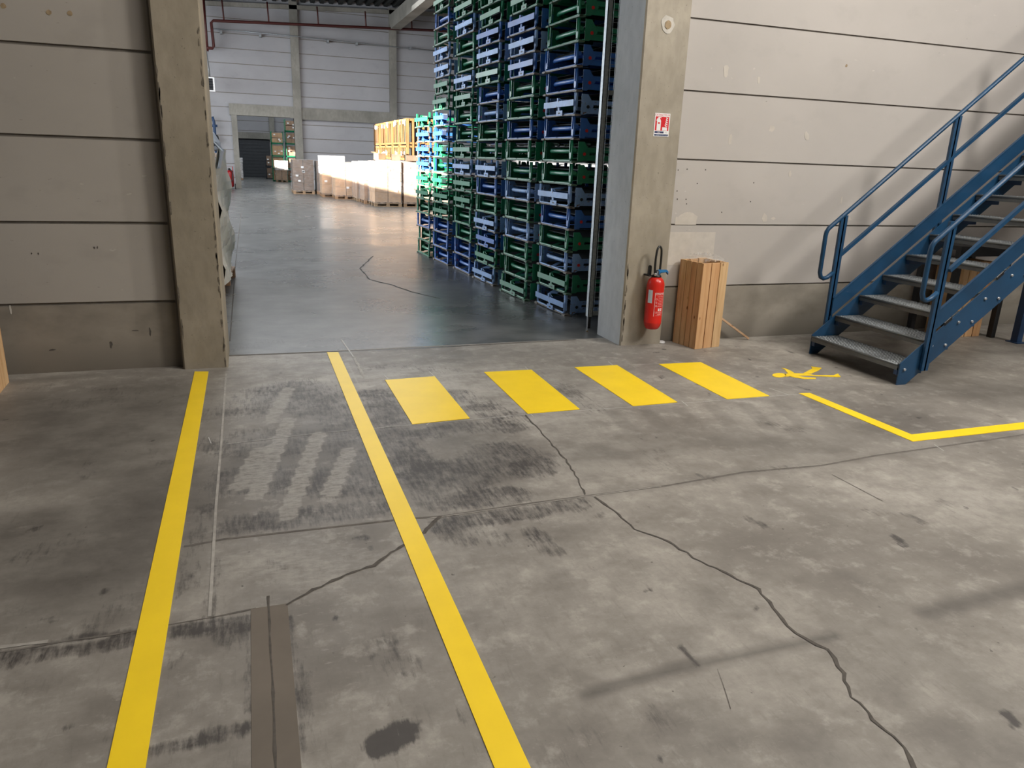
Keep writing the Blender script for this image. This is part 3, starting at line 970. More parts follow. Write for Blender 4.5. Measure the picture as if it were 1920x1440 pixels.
# rear room
panel_wall('wall_rear_room', -7.2, 14, 50.0, 0.2, 0.45, 7.6, M['wb'], pitch=0.565, gap=0.03)
b = MB()
b.box(-0.42, 1.46, 49.93, 49.98, 0, 2.25)
for k in range(12):
    b.box(-0.42, 1.46, 49.915, 49.93, 0.05+k*0.183, 0.05+k*0.183+0.16)
struct(b.build('door_1', M['door_dark']), 'dark closed roller door in the rear room')
b = MB()
b.box(-0.62, 1.52, 49.8, 49.99, 2.25, 2.62).box(1.50, 1.80, 49.75, 49.99, 0, 7).box(-0.62, -0.42, 49.8, 49.99, 0, 2.25)
struct(b.build('trim_10', M['beam']), 'concrete frame round the dark roller door')
b = MB()
b.box(-7.3, 14.2, 35.5, 52, 7.6, 7.7)
struct(b.build('ceiling_rear', M['deck']))

# ------------------------------------------------------------------ steel staircase
SG, SR = 0.2325, 0.1815     # going, riser
YN, YF = 4.31, 5.30
NS = 15
st = thing('staircase', 'blue steel staircase with galvanised treads climbing along the right wall', 'staircase', (4.74, 4.8, 0))
ox, oy = 4.74, 4.8


def SX(x):
    return x-ox


slope = SR/SG
xe = 4.735+SG*NS+0.2
_b = MB()
_b.tube([(0, -0.012, 0), (0, 0.012, 0)], 0.010, 8)
_o = _b.build('bolt', M['bolt'], st)
BOLT = _o.data
bpy.data.objects.remove(_o)
for side, y in (('near', YN), ('far', YF)):
    b = MB()
    poly = [(4.745, 0.0), (4.835, 0.0), (xe, slope*(xe-4.835)*0.985), (xe, 0.175+slope*(xe-4.745)), (4.745, 0.175)]
    yy = y-0.010 if side == 'near' else y
    b.prism([(SX(a), c_) for a, c_ in poly], (0, yy-oy+0.010, 0), (1, 0, 0), (0, 0, 1), 0.010)
    # rolled flanges
    sgn = 1 if side == 'near' else -1
    b.build('stringer', M['blue_stair'], st)
    b = MB()
    # flat toe plate above the stringer
    x0 = 5.02 if side == 'near' else 4.93
    zt = 0.590 if side == 'near' else 0.505
    yo = y-0.018 if side == 'near' else y+0.012
    b.prism([(SX(x0), zt-0.160), (SX(xe), zt-0.160+slope*(xe-x0)), (SX(xe), zt+slope*(xe-x0)), (SX(x0), zt)], (0, yo-oy+0.008, 0), (1, 0, 0), (0, 0, 1), 0.008)
    d = Vector((1, 0, slope)).normalized()
    b.bar((SX(x0), yo-oy+0.004, zt), (SX(xe), yo-oy+0.004, zt+slope*(xe-x0)), 0.022, 0.006)
    b.build('toe_plate', M['blue_stair'], st)
    # posts
    for k, px_ in enumerate(([4.935+1.085*i for i in range(4)]) if side == 'near' else [4.885+1.085*i for i in range(4)]):
        zr = 1.215+0.806*(px_+0.035-4.885)
        zb = 0.11+slope*(px_-4.93)*0.98
        yp = (y-0.042) if side == 'near' else (y+0.022)
        b = MB()
        b.box(SX(px_), SX(px_+0.07), yp-oy, yp-oy+0.022, max(0.1, zb), zr-0.01)
        b.box(SX(px_+0.028), SX(px_+0.042), yp-oy, yp-oy+0.050, max(0.1, zb), zr-0.02)
        b.build('rail_post', M['blue_stair'], st)
    # handrail with turned-down end loop
    yc = (y-0.045) if side == 'near' else (y+0.035)
    dx = 0.035 if side == 'near' else 0.0
    z0 = 1.130 if side == 'far' else 1.150
    pts = [(4.90+dx, yc, 0.735), (4.84+dx, yc, 0.690), (4.80+dx, yc, 0.680), (4.768+dx, yc, 0.695), (4.752+dx, yc, 0.735), (4.752+dx, yc, 0.85), (4.752+dx, yc, 1.055), (4.757+dx, yc, 1.09), (4.775+dx, yc, 1.12)]
    pts += [(x, yc, 1.12+0.806*(x-4.775-dx)) for x in (5.2, 6.0, 7.0, 8.4)]
    rr = [0.019]*len(pts)
    MB().tube([(SX(a), bq-oy, c_) for a, bq, c_ in pts], rr, 10).build('handrail', M['blue_stair'], st)
    zm = 0.885 if side == 'far' else 0.905
    xm = 4.94 if side == 'far' else 5.01
    b = MB()
    b.bar((SX(xm), yc-oy, zm), (SX(8.4), yc-oy, zm+0.80*(8.4-xm)), 0.03, 0.030)
    b.build('mid_rail', M['blue_stair'], st)
    for k in range(NS):
        for o_ in (0.058, 0.20):
            if k == 0 and o_ > 0.1:
                continue
            bo = bpy.data.objects.new('bolt', BOLT)
            COL.objects.link(bo)
            bo.parent = st
            bo.location = (SX(4.735+SG*k+o_), (y-0.010 if side == 'near' else y+0.010)-oy, 0.127+SR*k)
    if side == 'near':
        for xs, zs_ in ((5.145, 0.503), (5.594, 0.853), (6.043, 1.203), (6.49, 1.553)):
            b = MB()
            b.bar((SX(xs-0.032), y-0.014-oy, zs_-0.026), (SX(xs+0.032), y-0.014-oy, zs_+0.026), 0.010, 0.030)
            b.build('slot', M['black'], st, bevel=0.004)
# slots in the near stringer are read as dark oval hand holes between plate and stringer
for k in range(NS):
    xa = 4.735+SG*k
    za = 0.165+SR*k
    b = MB()
    y0, y1 = YN+0.008, YF-0.008
    b.box(SX(xa), SX(xa+0.285), y0-oy, y1-oy, za-0.004, za)
    b.box(SX(xa), SX(xa+0.004), y0-oy, y1-oy, za-0.045, za)
    b.box(SX(xa+0.281), SX(xa+0.285), y0-oy, y1-oy, za-0.035, za)
    b.tube([(SX(xa+0.004), y0-oy, za-0.006), (SX(xa+0.004), y1-oy, za-0.006)], 0.011, 8)
    tr = b.build('tread', M['galv_tread'], st)
    if k < 9:
        b = MB()
        ncol, nrow = 34, 8
        for i in range(ncol):
            for j in range(nrow):
                cx = SX(xa+0.022+j*0.0335+(0.008 if i % 2 else 0))
                cy = y0-oy+0.02+(i+0.5)*(y1-y0-0.04)/ncol
                v = [b.bm.verts.new((cx+p*0.010, cy+q*0.009, za)) for p, q in ((-1, -1), (1, -1), (1, 1), (-1, 1))]
                t_ = b.bm.verts.new((cx, cy, za+0.007))
                for i_ in range(4):
                    b.bm.faces.new((v[i_], v[(i_+1) % 4], t_))
        b.build('grip_studs', M['galv'], tr)
    for yy in (y0, y1-0.035):
        MB().box(SX(xa+0.01), SX(xa+0.26), yy-oy, yy-oy+0.035, za-0.085, za-0.045).build('tread_bracket', M['navy_stair'], st)
# posts carrying the flight and the landing
for (x, y) in ((7.245, 5.23), (7.245, 4.35)):
    b = MB()
    zt = slope*(x-4.835)*0.98+0.03
    b.box(SX(x), SX(x+0.07), y-oy, y-oy+0.07, 0, zt)
    b.box(SX(x-0.03), SX(x+0.10), y-oy-0.03, y-oy+0.10, 0, 0.008)
    b.build('support_post', M['navy_stair'], st)
b = MB()
zl = 0.165+SR*NS
b.box(SX(xe-0.05), SX(xe+1.6), YN-oy-0.3, YF-oy+0.5, zl-0.16, zl)
b.build('landing', M['blue_stair'], st)
for (x, y) in ((xe+1.4, 4.1), (xe+1.4, 5.6)):
    MB().box(SX(x), SX(x+0.1), y-oy, y-oy+0.1, 0, zl-0.16).build('support_post', M['navy_stair'], st)

# dark bench frame behind the stairs
bn = thing('steel_bench', 'black steel bench frame standing under the stairs against the wall', 'bench', (6.9, 5.72, 0))
b = MB()
b.box(-0.36, 0.36, -0.24, 0.22, 0.90, 0.94)
b.build('bench_top', M['dark_steel'], bn)
for (x, y) in ((-0.36, -0.24), (0.30, -0.24), (-0.36, 0.17), (0.30, 0.17)):
    MB().box(x, x+0.055, y, y+0.055, 0, 0.90).build('leg', M['dark_steel'], bn)
b = MB()
b.box(-0.31, 0.30, -0.235, -0.20, 0.84, 0.90)
b.build('apron', M['dark_steel'], bn)


# ------------------------------------------------------------------ pine crates
def crate(name, label, loc, rz, w, d, h, nw, nd, bag=True):
    t = thing(name, label, 'crate', loc, rz)
    g = 0.009
    pw = (w-g*(nw-1))/nw
    for i in range(nw):
        x = -w/2+i*(pw+g)
        for yy in (-d/2, d/2-0.018):
            hh = h-random.uniform(0, 0.006)
            MB().box(x, x+pw, yy, yy+0.018, 0, hh).build('plank', M['wood'], t, bevel=0.0015)
    pd = (d-0.036-0.004-g*(nd-1))/nd
    for i in range(nd):
        y = -d/2+0.020+i*(pd+g)
        for xx in (-w/2, w/2-0.018):
            hh = h-random.uniform(0, 0.006)
            MB().box(xx, xx+0.018, y, y+pd, 0, hh).build('plank', M['wood'], t, bevel=0.0015)
    b = MB()
    for zz in (0.03, h*0.5, h-0.09):
        b.box(-w/2+0.019, w/2-0.019, -d/2+0.019, -d/2+0.04, zz, zz+0.045).box(-w/2+0.019, w/2-0.019, d/2-0.04, d/2-0.019, zz, zz+0.045)
    b.build('batten', M['wood'], t)
    b = MB()
    for yy in (-d/2-0.0006,):
        for i in range(nw):
            for zz in (0.03, 0.05, h-0.04, h-0.07):
                b.tube([(-w/2+(i+0.3+0.4*random.random())*(pw+g), yy, zz), (-w/2+(i+0.5)*(pw+g), yy+0.002, zz)], 0.0, 3) if False else None
    return t


def crumple(name, parent, c, sx, sy, sz, mat, seed=1, n=18, loc_parent=None):
    rnd = random.Random(seed)
    b = MB()
    rows = []
    for i in range(n+1):
        row = []
        for j in range(n+1):
            u, v = i/n*2-1, j/n*2-1
            r = max(abs(u), abs(v))
            z = sz*(1-r**3)*(0.55+0.45*rnd.random()) + (0.01*rnd.random())
            row.append(b.bm.verts.new((c[0]+u*sx*(1+0.05*rnd.uniform(-1, 1)), c[1]+v*sy*(1+0.05*rnd.uniform(-1, 1)), c[2]+z)))
        rows.append(row)
    for i in range(n):
        for j in range(n):
            b.bm.faces.new((rows[i][j], rows[i+1][j], rows[i+1][j+1], rows[i][j+1]))
    o = b.build(name, mat, parent)
    return o


crate('pine_crate', 'tall pine plank crate standing by the wall right of the fire extinguisher', (3.885, 5.835, 0), R(10), 0.300, 0.305, 0.785, 3, 4)
bg = crumple('plastic_bag', None, (0, 0, 0), 0.135, 0.135, 0.065, M['bag'], 3)
bg.location = (3.885, 5.835, 0.788)
bg.rotation_euler.z = R(10)
tag(bg, 'crumpled clear plastic bag on top of the pine crate by the extinguisher', 'bag')
MB().box(-0.13, 0.13, -0.13, 0.13, 0.735, 0.745).build('crate_lid', M['carton_dark'], [o for o in bpy.data.objects if o.name == 'pine_crate'][0])
crate('pine_crate', 'pine plank crate standing under the stairs behind the treads', (6.93, 5.72, 0), R(0), 0.42, 0.30, 0.78, 4, 3)
crate('pine_crate', 'pine plank crate cut by the left edge of the photo, against the left wall', (-1.80, 5.62, 0), R(3), 0.33, 0.31, 0.475, 3, 3)
bg2 = crumple('plastic_bag', None, (0, 0, 0), 0.14, 0.14, 0.05, M['bag'], 5)
bg2.location = (-1.80, 5.62, 0.476)
tag(bg2, 'clear plastic on top of the crate at the left edge', 'bag')
b = MB()
b.bar((0.0, 0, 0.012), (-0.42, 0.02, 0.28), 0.022, 0.018)
sk = b.build('wooden_stick', M['wood_x'])
sk.location = (4.52, 5.90, 0)
tag(sk, 'thin wooden stick leaning out from behind the tall pine crate', 'stick')
cp = MB().lathe([(0.032, 0), (0.036, 0.006), (0.030, 0.016), (0.0295, 0.018)], n=24).build('bottle_top', M['white'])
cp.location = (3.585, 5.945, 0)
tag(cp, 'small round white cap lying on the floor beside the right pillar', 'cap')
for i, (x, y, lb) in enumerate([(fl(1146, 638)+('small white pebble at the corner of the right pillar',)), (fl(1101, 622)+('reddish chip of brick on the floor below the galvanised post',)), (fl(1245, 655)+('dark splinter lying in front of the right pillar',))]):
    b = MB()
    s_ = 0.012 if i != 2 else 0.006
    b.lathe([(s_*0.6, 0), (s_, s_*0.4), (s_*0.7, s_*0.9), (s_*0.2, s_*1.1)], n=7)
    o = b.build('debris', (M['white'], M['adhesive'], M['black'])[i])
    o.location = (x, y, 0.0)
    if i == 2:
        o.scale = (4, 1, 0.6)
        o.rotation_euler.z = R(-30)
    tag(o, lb, 'debris')


# ------------------------------------------------------------------ fire extinguisher on the right pillar
ex = thing('fire_extinguisher', 'red fire extinguisher hanging on the right concrete pillar', 'fire extinguisher', (3.392, 5.92, 0.172))
yc = -0.105
Rr = 0.078
prof = [(0.020, 0.0), (0.052, 0.004), (0.060, 0.012), (0.072, 0.035), (Rr, 0.060), (Rr, 0.062), (Rr+0.0015, 0.064), (Rr, 0.067), (Rr, 0.40), (Rr-0.004, 0.425), (0.064, 0.450), (0.045, 0.468), (0.030, 0.475)]
MB().lathe(prof, (0, yc, 0), 40).build('cylinder', M['red'], ex)
MB().lathe([(0.040, 0.470), (0.044, 0.476), (0.040, 0.488), (0.022, 0.494), (0.020, 0.525), (0.012, 0.53)], (0, yc, 0), 20).build('valve', M['black'], ex)
MB().lathe([(0.007, 0.0), (0.012, 0.004), (0.012, 0.02), (0.007, 0.026)], (-0.03, yc-0.03, 0.485), 10).build('gauge', M['bolt'], ex)
b = MB()
b.prism([(-0.006, 0.49), (0.01, 0.535), (0.095, 0.535), (0.112, 0.515), (0.106, 0.500), (0.094, 0.515), (0.03, 0.510), (0.022, 0.490)], (0, yc+0.012, 0), (1, 0, 0), (0, 0, 1), 0.024)
b.build('trigger_handle', M['handle_blue'], ex)
b = MB()
b.prism([(0.03, 0.505), (0.09, 0.512), (0.11, 0.49), (0.115, 0.50), (0.098, 0.522), (0.03, 0.518)], (0, yc+0.008, 0), (1, 0, 0), (0, 0, 1), 0.016)
b.build('lever', M['black'], ex)
hp = [(-0.025, yc-0.01, 0.50), (-0.030, yc-0.01, 0.58), (-0.028, yc-0.01, 0.66), (-0.022, yc-0.008, 0.705), (-0.008, yc, 0.735), (0.012, yc+0.004, 0.742), (0.030, yc+0.008, 0.725), (0.038, yc+0.012, 0.68), (0.040, yc+0.014, 0.60), (0.038, yc+0.02, 0.48), (0.055, yc+0.045, 0.43), (0.085, yc+0.06, 0.415)]
hh = []
for i in range(len(hp)-1):
    for k in range(3):
        hh.append(Vector(hp[i]).lerp(Vector(hp[i+1]), k/3))
hh.append(Vector(hp[-1]))
for _ in range(3):
    hh = [hh[0]]+[(hh[i-1]+hh[i]*2+hh[i+1])/4 for i in range(1, len(hh)-1)]+[hh[-1]]
MB().tube(hh, 0.0095, 10).build('hose', M['black'], ex)
b = MB()
b.box(-0.072, -0.045, -0.105, 0.0, 0.475, 0.488)
b.prism([(-0.075, 0.475), (-0.04, 0.475), (-0.04, 0.56), (-0.048, 0.572), (-0.066, 0.572), (-0.075, 0.56)], (0, yc+0.03, 0), (1, 0, 0), (0, 0, 1), 0.006)
b.build('wall_bracket', M['black'], ex)


def wrap(vs, fs, r, a0, zc, name, mat, parent, cy=yc):
    """bend flat lettering round a vertical cylinder"""
    me = bpy.data.meshes.new(name)
    vv = []
    for x, z, _ in vs:
        a = a0 + x/r
        vv.append((r*math.sin(a), cy-r*math.cos(a), zc+z))
    me.from_pydata(vv, [], fs)
    me.materials.append(mat)
    o = bpy.data.objects.new(name, me)
    COL.objects.link(o)
    o.parent = parent
    return o


def rect(x0, x1, z0, z1, n=6):
    vs, fs = [], []
    for i in range(n+1):
        x = x0+(x1-x0)*i/n
        vs += [(x, z0, 0), (x, z1, 0)]
    for i in range(n):
        fs.append((2*i, 2*i+2, 2*i+3, 2*i+1))
    return vs, fs


def join(parts):
    V, F = [], []
    for v, f in parts:
        o = len(V)
        V += v
        F += [tuple(i+o for i in q) for q in f]
    return V, F


def shift(p, dx, dz):
    return [(x+dx, z+dz, 0) for x, z, _ in p[0]], p[1]


view = math.atan2(3.392, 5.9)          # side of the bottle turned to the hall
wrap(*rect(-0.022, 0.022, -0.058, 0.058), Rr+0.0008, -1.05-view*0+0.0, 0.305, 'inspection_label', M['label_blue'], ex)
pr = [rect(-0.052, -0.049, -0.105, 0.105, 1), rect(-0.052, 0.052, 0.102, 0.105, 8)]
pr.append(shift(text_mesh('EXTINCTEUR', 0.0185), 0.002, 0.092))
for i, row in enumerate(['6 L EAU PULVERISEE', '1 DEGOUPILLER', 'TIRER LA GOUPILLE', '2 PERCUTER', 'APPUYER A FOND', '3 DIRIGER LE JET', 'A LA BASE DES FLAMMES']):
    pr.append(shift(text_mesh(row, 0.0082), 0.010, 0.072-i*0.0145))
for i in range(3):
    pr.append(([(-0.036+0.007*math.cos(a*math.pi/4), 0.050-i*0.03+0.009*math.sin(a*math.pi/4), 0) for a in range(8)]+[(-0.036+0.005*math.cos(a*math.pi/4), 0.050-i*0.03+0.0065*math.sin(a*math.pi/4), 0) for a in range(8)], [(a, (a+1) % 8, 8+(a+1) % 8, 8+a) for a in range(8)]))
pr.append(rect(-0.014, 0.002, -0.056, -0.034, 1))
pr.append(rect(0.010, 0.026, -0.056, -0.034, 1))
for i, row in enumerate(['A VERIFIER CHAQUE ANNEE', 'NE PAS UTILISER SUR FEUX', 'ELECTRIQUES', 'UTILISATION -5 +60 C']):
    pr.append(shift(text_mesh(row, 0.0072), 0.002, -0.066-i*0.0105))
wrap(*join(pr), Rr+0.0008, 0.18, 0.235, 'instruction_print', M['white'], ex)
pr = [shift(text_mesh('A', 0.016), -0.006, -0.045), shift(text_mesh('B', 0.016), 0.018, -0.045)]
wrap(*join(pr), Rr+0.0014, 0.18, 0.235, 'class_letters', M['sign_red'], ex)

# extinguisher sign
sg = thing('extinguisher_sign', 'small red and white fire extinguisher sign on the right pillar', 'sign', (3.371, 5.92, 1.924))
sgT = Matrix.Rotation(R(0.5), 4, 'Y')
MB().box(-0.073, 0.073, -0.003, 0, -0.094, 0.094).build('sign_plate', M['white'], sg)
MB().box(-0.065, 0.065, -0.0038, -0.003, -0.046, 0.066).build('red_panel', M['sign_red'], sg)


def flat_text(body, size, x, z, y, mat, name, parent):
    v, f = text_mesh(body, size)
    me = bpy.data.meshes.new(name)
    me.from_pydata([(x+a, y, z+b_) for a, b_, _ in v], [], f)
    me.materials.append(mat)
    o = bpy.data.objects.new(name, me)
    COL.objects.link(o)
    o.parent = parent
    return o


flat_text('EXTINCTEUR', 0.0235, 0, 0.0785, -0.0036, M['sign_red'], 'sign_heading', sg)
b = MB()
pu, pv = (1, 0, 0), (0, 0, 1)
b.prism([(-0.050, -0.044), (-0.012, -0.044), (-0.012, 0.030), (-0.018, 0.044), (-0.024, 0.048), (-0.024, 0.053), (-0.010, 0.055), (-0.010, 0.061), (-0.036, 0.063), (-0.052, 0.046), (-0.056, 0.030), (-0.050, 0.032), (-0.044, 0.044), (-0.038, 0.052), (-0.038, 0.048), (-0.046, 0.042), (-0.050, 0.030)], (0, -0.0038, 0), pu, pv, 0.0006)
b.prism([(0.004, -0.044), (0.052, -0.044), (0.052, -0.018), (0.004, -0.018)], (0, -0.0038, 0), pu, pv, 0.0006)
for i, dx in enumerate((0.0, 0.004, 0.006, 0.008, 0.010)):
    z = -0.014+i*0.015
    b.prism([(0.026+dx, z+0.012), (0.034+dx, z+0.002), (0.052, z+0.004), (0.054, z+0.012), (0.046, z+0.008), (0.038+dx*0.5, z+0.010), (0.030+dx, z+0.022)], (0, -0.0038, 0), pu, pv, 0.0006)
b.build('pictogram', M['white'], sg)
MB().box(-0.040, -0.022, -0.0050, -0.0044, 0.008, 0.020).build('pictogram_band', M['sign_red'], sg)
b = MB()
b.box(-0.065, 0.022, -0.0036, -0.003, -0.068, -0.052).box(-0.065, 0.065, -0.0036, -0.003, -0.089, -0.074)
b.build('text_band', M['navy'], sg)
flat_text('EAU', 0.014, -0.024, -0.060, -0.0040, M['white'], 'band_text', sg)
flat_text('6 L', 0.014, 0.044, -0.060, -0.0036, M['navy'], 'band_text', sg)
flat_text('CLASSE DE FEUX A B', 0.0115, 0.0, -0.0815, -0.0040, M['label_blue'], 'band_text', sg)

# ------------------------------------------------------------------ mesh screen behind the right pillar
ms = thing('mesh_screen', 'galvanised post and wire mesh screen standing behind the right pillar', 'screen', (3.16, 6.67, 0))
b = MB()
b.box(-0.022, -0.016, -0.03, 0.03, 0.12, 4.5).box(-0.022, 0.030, -0.03, -0.024, 0.12, 4.5).box(-0.022, 0.030, 0.024, 0.03, 0.12, 4.5).box(0.024, 0.03, -0.03, 0.03, 0.12, 4.5)
b.build('post', M['galv'], ms)
MB().box(-0.012, 0.018, -0.018, 0.018, 0, 0.13).build('post_foot', M['black'], ms)
b = MB()
for i in range(24):
    x = 0.05+i*0.05
    b.box(x, x+0.003, -0.0015, 0.0015, 0.16, 4.4)
for i in range(85):
    z = 0.16+i*0.05
    b.box(0.03, 1.25, -0.004, -0.001, z, z+0.003)
b.build('wire_mesh', M['galv'], ms)
b = MB()
b.box(0.03, 1.3, -0.02, 0.02, 0.13, 0.17).box(0.03, 1.3, -0.02, 0.02, 2.2, 2.24)
b.build('rail', M['galv'], ms)
MB().box(1.3, 1.36, -0.03, 0.03, 0, 4.5).build('post', M['galv'], ms)

# ------------------------------------------------------------------ collapsible steel racks
RP = 0.2265     # stacking height
RW, RL = 0.80, 1.30


def arc(c, r, a0, a1, n=5):
    return [(c[0]+r*math.cos(a0+(a1-a0)*i/n), c[1]+r*math.sin(a0+(a1-a0)*i/n)) for i in range(n+1)]


def make_rack(kind, paint, rust):
    """origin at the near front corner on the floor; the front faces -X, the rack runs along +X and +Y"""
    t = thing('steel_rack', 'rack', 'rack', (0, 0, 0))
    H_ = RP-0.012
    for xx, sg_ in ((0.0, 1), (RL, -1)):
        b = MB()
        tw = 0.013
        # U shaped end frame with rounded feet
        r = 0.035
        y0, y1 = 0.045, RW-0.045
        left = [(y0, H_)] + [(y0, 0.06)] + arc((y0+r, 0.015+r), r, math.pi, 1.5*math.pi, 4)
        right = arc((y1-r, 0.015+r), r, 1.5*math.pi, 2*math.pi, 4) + [(y1, 0.06), (y1, H_)]
        b.tube([(xx, y, z) for y, z in left+right], tw, 6)
        if kind == 'open':
            for y in (y0+0.045, y1-0.045):
                b.tube([(xx, y, 0.06), (xx, y, H_)], 0.009, 5)
                b.box(xx-0.008, xx+0.008, min(y, y0 if y < 0.4 else y1), max(y, y0 if y < 0.4 else y1), 0.035, 0.095)
        else:
            for y in (y0, y1):
                b.box(xx-0.006, xx+0.016, y-0.020, y+0.020, 0.05, H_)
        b.build('end_frame', paint, t)
    for xx in (-0.004, RL-0.01):
        b = MB()
        b.box(xx-0.012, xx+0.022, 0.0, RW, 0.0, 0.014)
        for y in (0.0, RW-0.07):
            b.box(xx-0.020, xx+0.05, y, y+0.07, -0.006, 0.010)
        b.build('foot_rail', rust, t)
    if kind == 'plate':
        b = MB()
        b.box(-0.052, -0.044, -0.015, RW-0.085, 0.088, 0.146)
        b.build('crossbar', paint, t)
        b = MB()
        b.box(-0.046, -0.036, 0.365, 0.395, 0.146, 0.178).box(-0.03, -0.02, 0.36, 0.40, 0.05, 0.178)
        b.tube([(-0.03, 0.30, 0.150), (-0.03, 0.37, 0.172)], 0.003, 4)
        b.build('latch_pin', paint, t)
        b = MB()
        b.box(-0.030, -0.026, 0.285, 0.435, 0.006, 0.056)
        b.build('tag_plate', paint, t)
        b = MB()
        b.box(-0.0315, -0.0303, 0.335, 0.385, 0.022, 0.038)
        b.build('tag_print', M['dark_steel'], t)
        b = MB()
        b.bar((0.03, 0.42, 0.17), (0.22, 0.62, 0.185), 0.10, 0.006)
        b.build('corner_flap', paint, t)
    else:
        b = MB()
        b.tube([(0.50, 0.085, 0.11), (0.16, 0.088, 0.11), (0.075, 0.11, 0.11), (0.042, 0.18, 0.11), (0.035, 0.40, 0.11), (0.040, 0.60, 0.11), (0.065, 0.68, 0.11), (0.14, 0.712, 0.11), (0.50, 0.715, 0.11)], 0.022, 8)
        b.build('curved_bar', paint, t)
        b = MB()
        b.tube([(0.03, 0.05, 0.125), (0.06, 0.19, 0.108)], 0.021, 8)
        b.build('hinge_stub', paint, t)
        b = MB()
        b.bar((0.03, 0.36, 0.022), (0.22, 0.07, 0.06), 0.075, 0.006)
        b.bar((0.0, 0.40, 0.02), (0.25, 0.73, 0.02), 0.05, 0.006)
        b.build('gusset_strip', paint, t)
    # long sides
    for y, ys in ((0.02, -1), (RW-0.02, 1)):
        b = MB()
        b.box(0.10, RL-0.02, y-0.004, y+0.004, 0.022, 0.070)
        if ys < 0:
            b.box(0.10, RL-0.02, y-0.004, y+0.004, 0.105, 0.150)
            b.box(0.10, RL-0.02, y-0.012, y+0.012, 0.070, 0.076)
        b.build('side_rail', paint, t)
        b = MB()
        for s_, xo in ((1, 0.0),):
            poly = [(xo+s_*0.05, 0.010), (xo+s_*0.10, 0.010), (xo+s_*0.185, 0.085), (xo+s_*0.185, 0.115), (xo+s_*0.12, 0.205), (xo+s_*0.05, 0.205)]
            if s_ < 0:
                poly = poly[::-1]
            yy = y+ys*0.006
            b.prism(poly, (0, yy, 0), (1, 0, 0), (0, 0, 1), 0.004)
        b.build('side_gusset', paint, t)
    b = MB()
    b.tube([(0.125, 0.012, 0.085), (0.125, 0.006, 0.085)], 0.017, 10)
    b.build('hub_cap', M['red'] if kind == 'open' else M['black'], t)
    b = MB()
    b.box(0.52, 0.64, 0.0145, 0.0158, 0.108, 0.148)
    b.build('side_label', M['label_blue'], t)
    b = MB()
    b.box(0.10, RL-0.06, 0.028, RW-0.028, 0.150, 0.158)
    b.box(0.45, RL-0.06, 0.028, RW-0.028, 0.024, 0.030)
    b.build('deck', M['rack_deck'], t)
    return t


protos = {}
for k in ('plate', 'open'):
    for cn, mt, rs_ in (('b', 'rack_blue', 'rack_rust'), ('p', 'rack_pale', 'rack_rust'), ('g', 'rack_green', 'rack_rust_g')):
        protos[(k, cn)] = make_rack(k, M[mt], M[rs_])
used = set()
# front row, bottom level first: A = flat crossbar end, B = open end with curved bar; b blue, p worn pale blue, g green
stacks = [
    ('the stack nearest the mesh screen', 7.26, 3.165, 'Ap Ag Bp Bg Bb Ap Bg Bg Bb Ap Bb Bb Bg Bg Bg Bg Bb'),
    ('the second stack from the mesh screen', 8.15, 3.045, 'Ag Bg Bg Bp Bg Bp Bg Bg Bb Bg Bg Ab Ap Ab Ag Ag Bg'),
    ('the third stack from the mesh screen', 9.22, 2.99, 'Ap Ag Ab Ap Bg Bb Ap Bg Bg Bp Bb Ag Ap Ab Ag Ag Bg Ab'),
    ('the fourth stack from the mesh screen', 10.15, 2.925, 'Bb Bb Bg Bg Ag Ag Ap Ag Bg Bg Ag Ap Bg Bg Ap Ag Ag Bb'),
    ('the tall stack behind the short one', 11.13, 2.85, 'Bb Bb Bb Ag Ag Ag Bg Ag Ab Ab Ag Ag Ap Ap Bg Bb Ag Ag Bg'),
    ('the short stack farthest from the screen', 12.06, 2.78, 'Bg Bg Bb Bg Ag Ag Ab Ab Ab Ag')]
ORD = ['bottom', 'second from floor', 'third from floor', 'fourth from floor', 'fifth from floor', 'sixth from floor', 'seventh from floor', 'eighth from floor', 'ninth from floor', 'tenth from floor', 'eleventh from floor', 'twelfth from floor', 'thirteenth from floor', 'fourteenth from floor', 'fifteenth from floor', 'sixteenth from floor', 'seventeenth from floor', 'eighteenth from floor', 'nineteenth from floor']
CN = {'b': 'blue', 'p': 'scuffed pale blue', 'g': 'green'}
ROWROT = R(0)
for si, (sn, y0, x0, seq) in enumerate(stacks):
    for k, code in enumerate(seq.split()):
        kind = 'plate' if code[0] == 'A' else 'open'
        key = (kind, code[1])
        pt = protos[key]
        o = pt if key not in used else copy_tree(pt)
        used.add(key)
        o.location = (x0+random.uniform(-0.012, 0.012), y0+random.uniform(-0.012, 0.012), 0.006+k*RP)
        o.rotation_euler = (0, 0, R(random.uniform(-1.2, 1.2)) + R(3))
        o['label'] = '%s %s rack, %s in %s' % (CN[code[1]], 'crossbar' if kind == 'plate' else 'open-ended', ORD[k], sn)
        o['category'] = 'rack'
        o['group'] = 'stacked collapsible steel racks in the front row'
for si, (sn, y0, x0, seq) in enumerate(stacks[:5]):
    for k, code in enumerate(seq.split()[:14]):
        c2 = random.choice('bgg')
        o = copy_tree(protos[('plate' if random.random() < 0.4 else 'open', c2)])
        o.location = (x0+RL+0.12+random.uniform(-0.02, 0.02), y0+0.05+random.uniform(-0.02, 0.02), 0.006+k*RP)
        o.rotation_euler = (0, 0, R(3))
        o['label'] = 'dark steel rack in the row behind, glimpsed through the front stacks'
        o['category'] = 'rack'
        o['group'] = 'steel racks in the row behind'


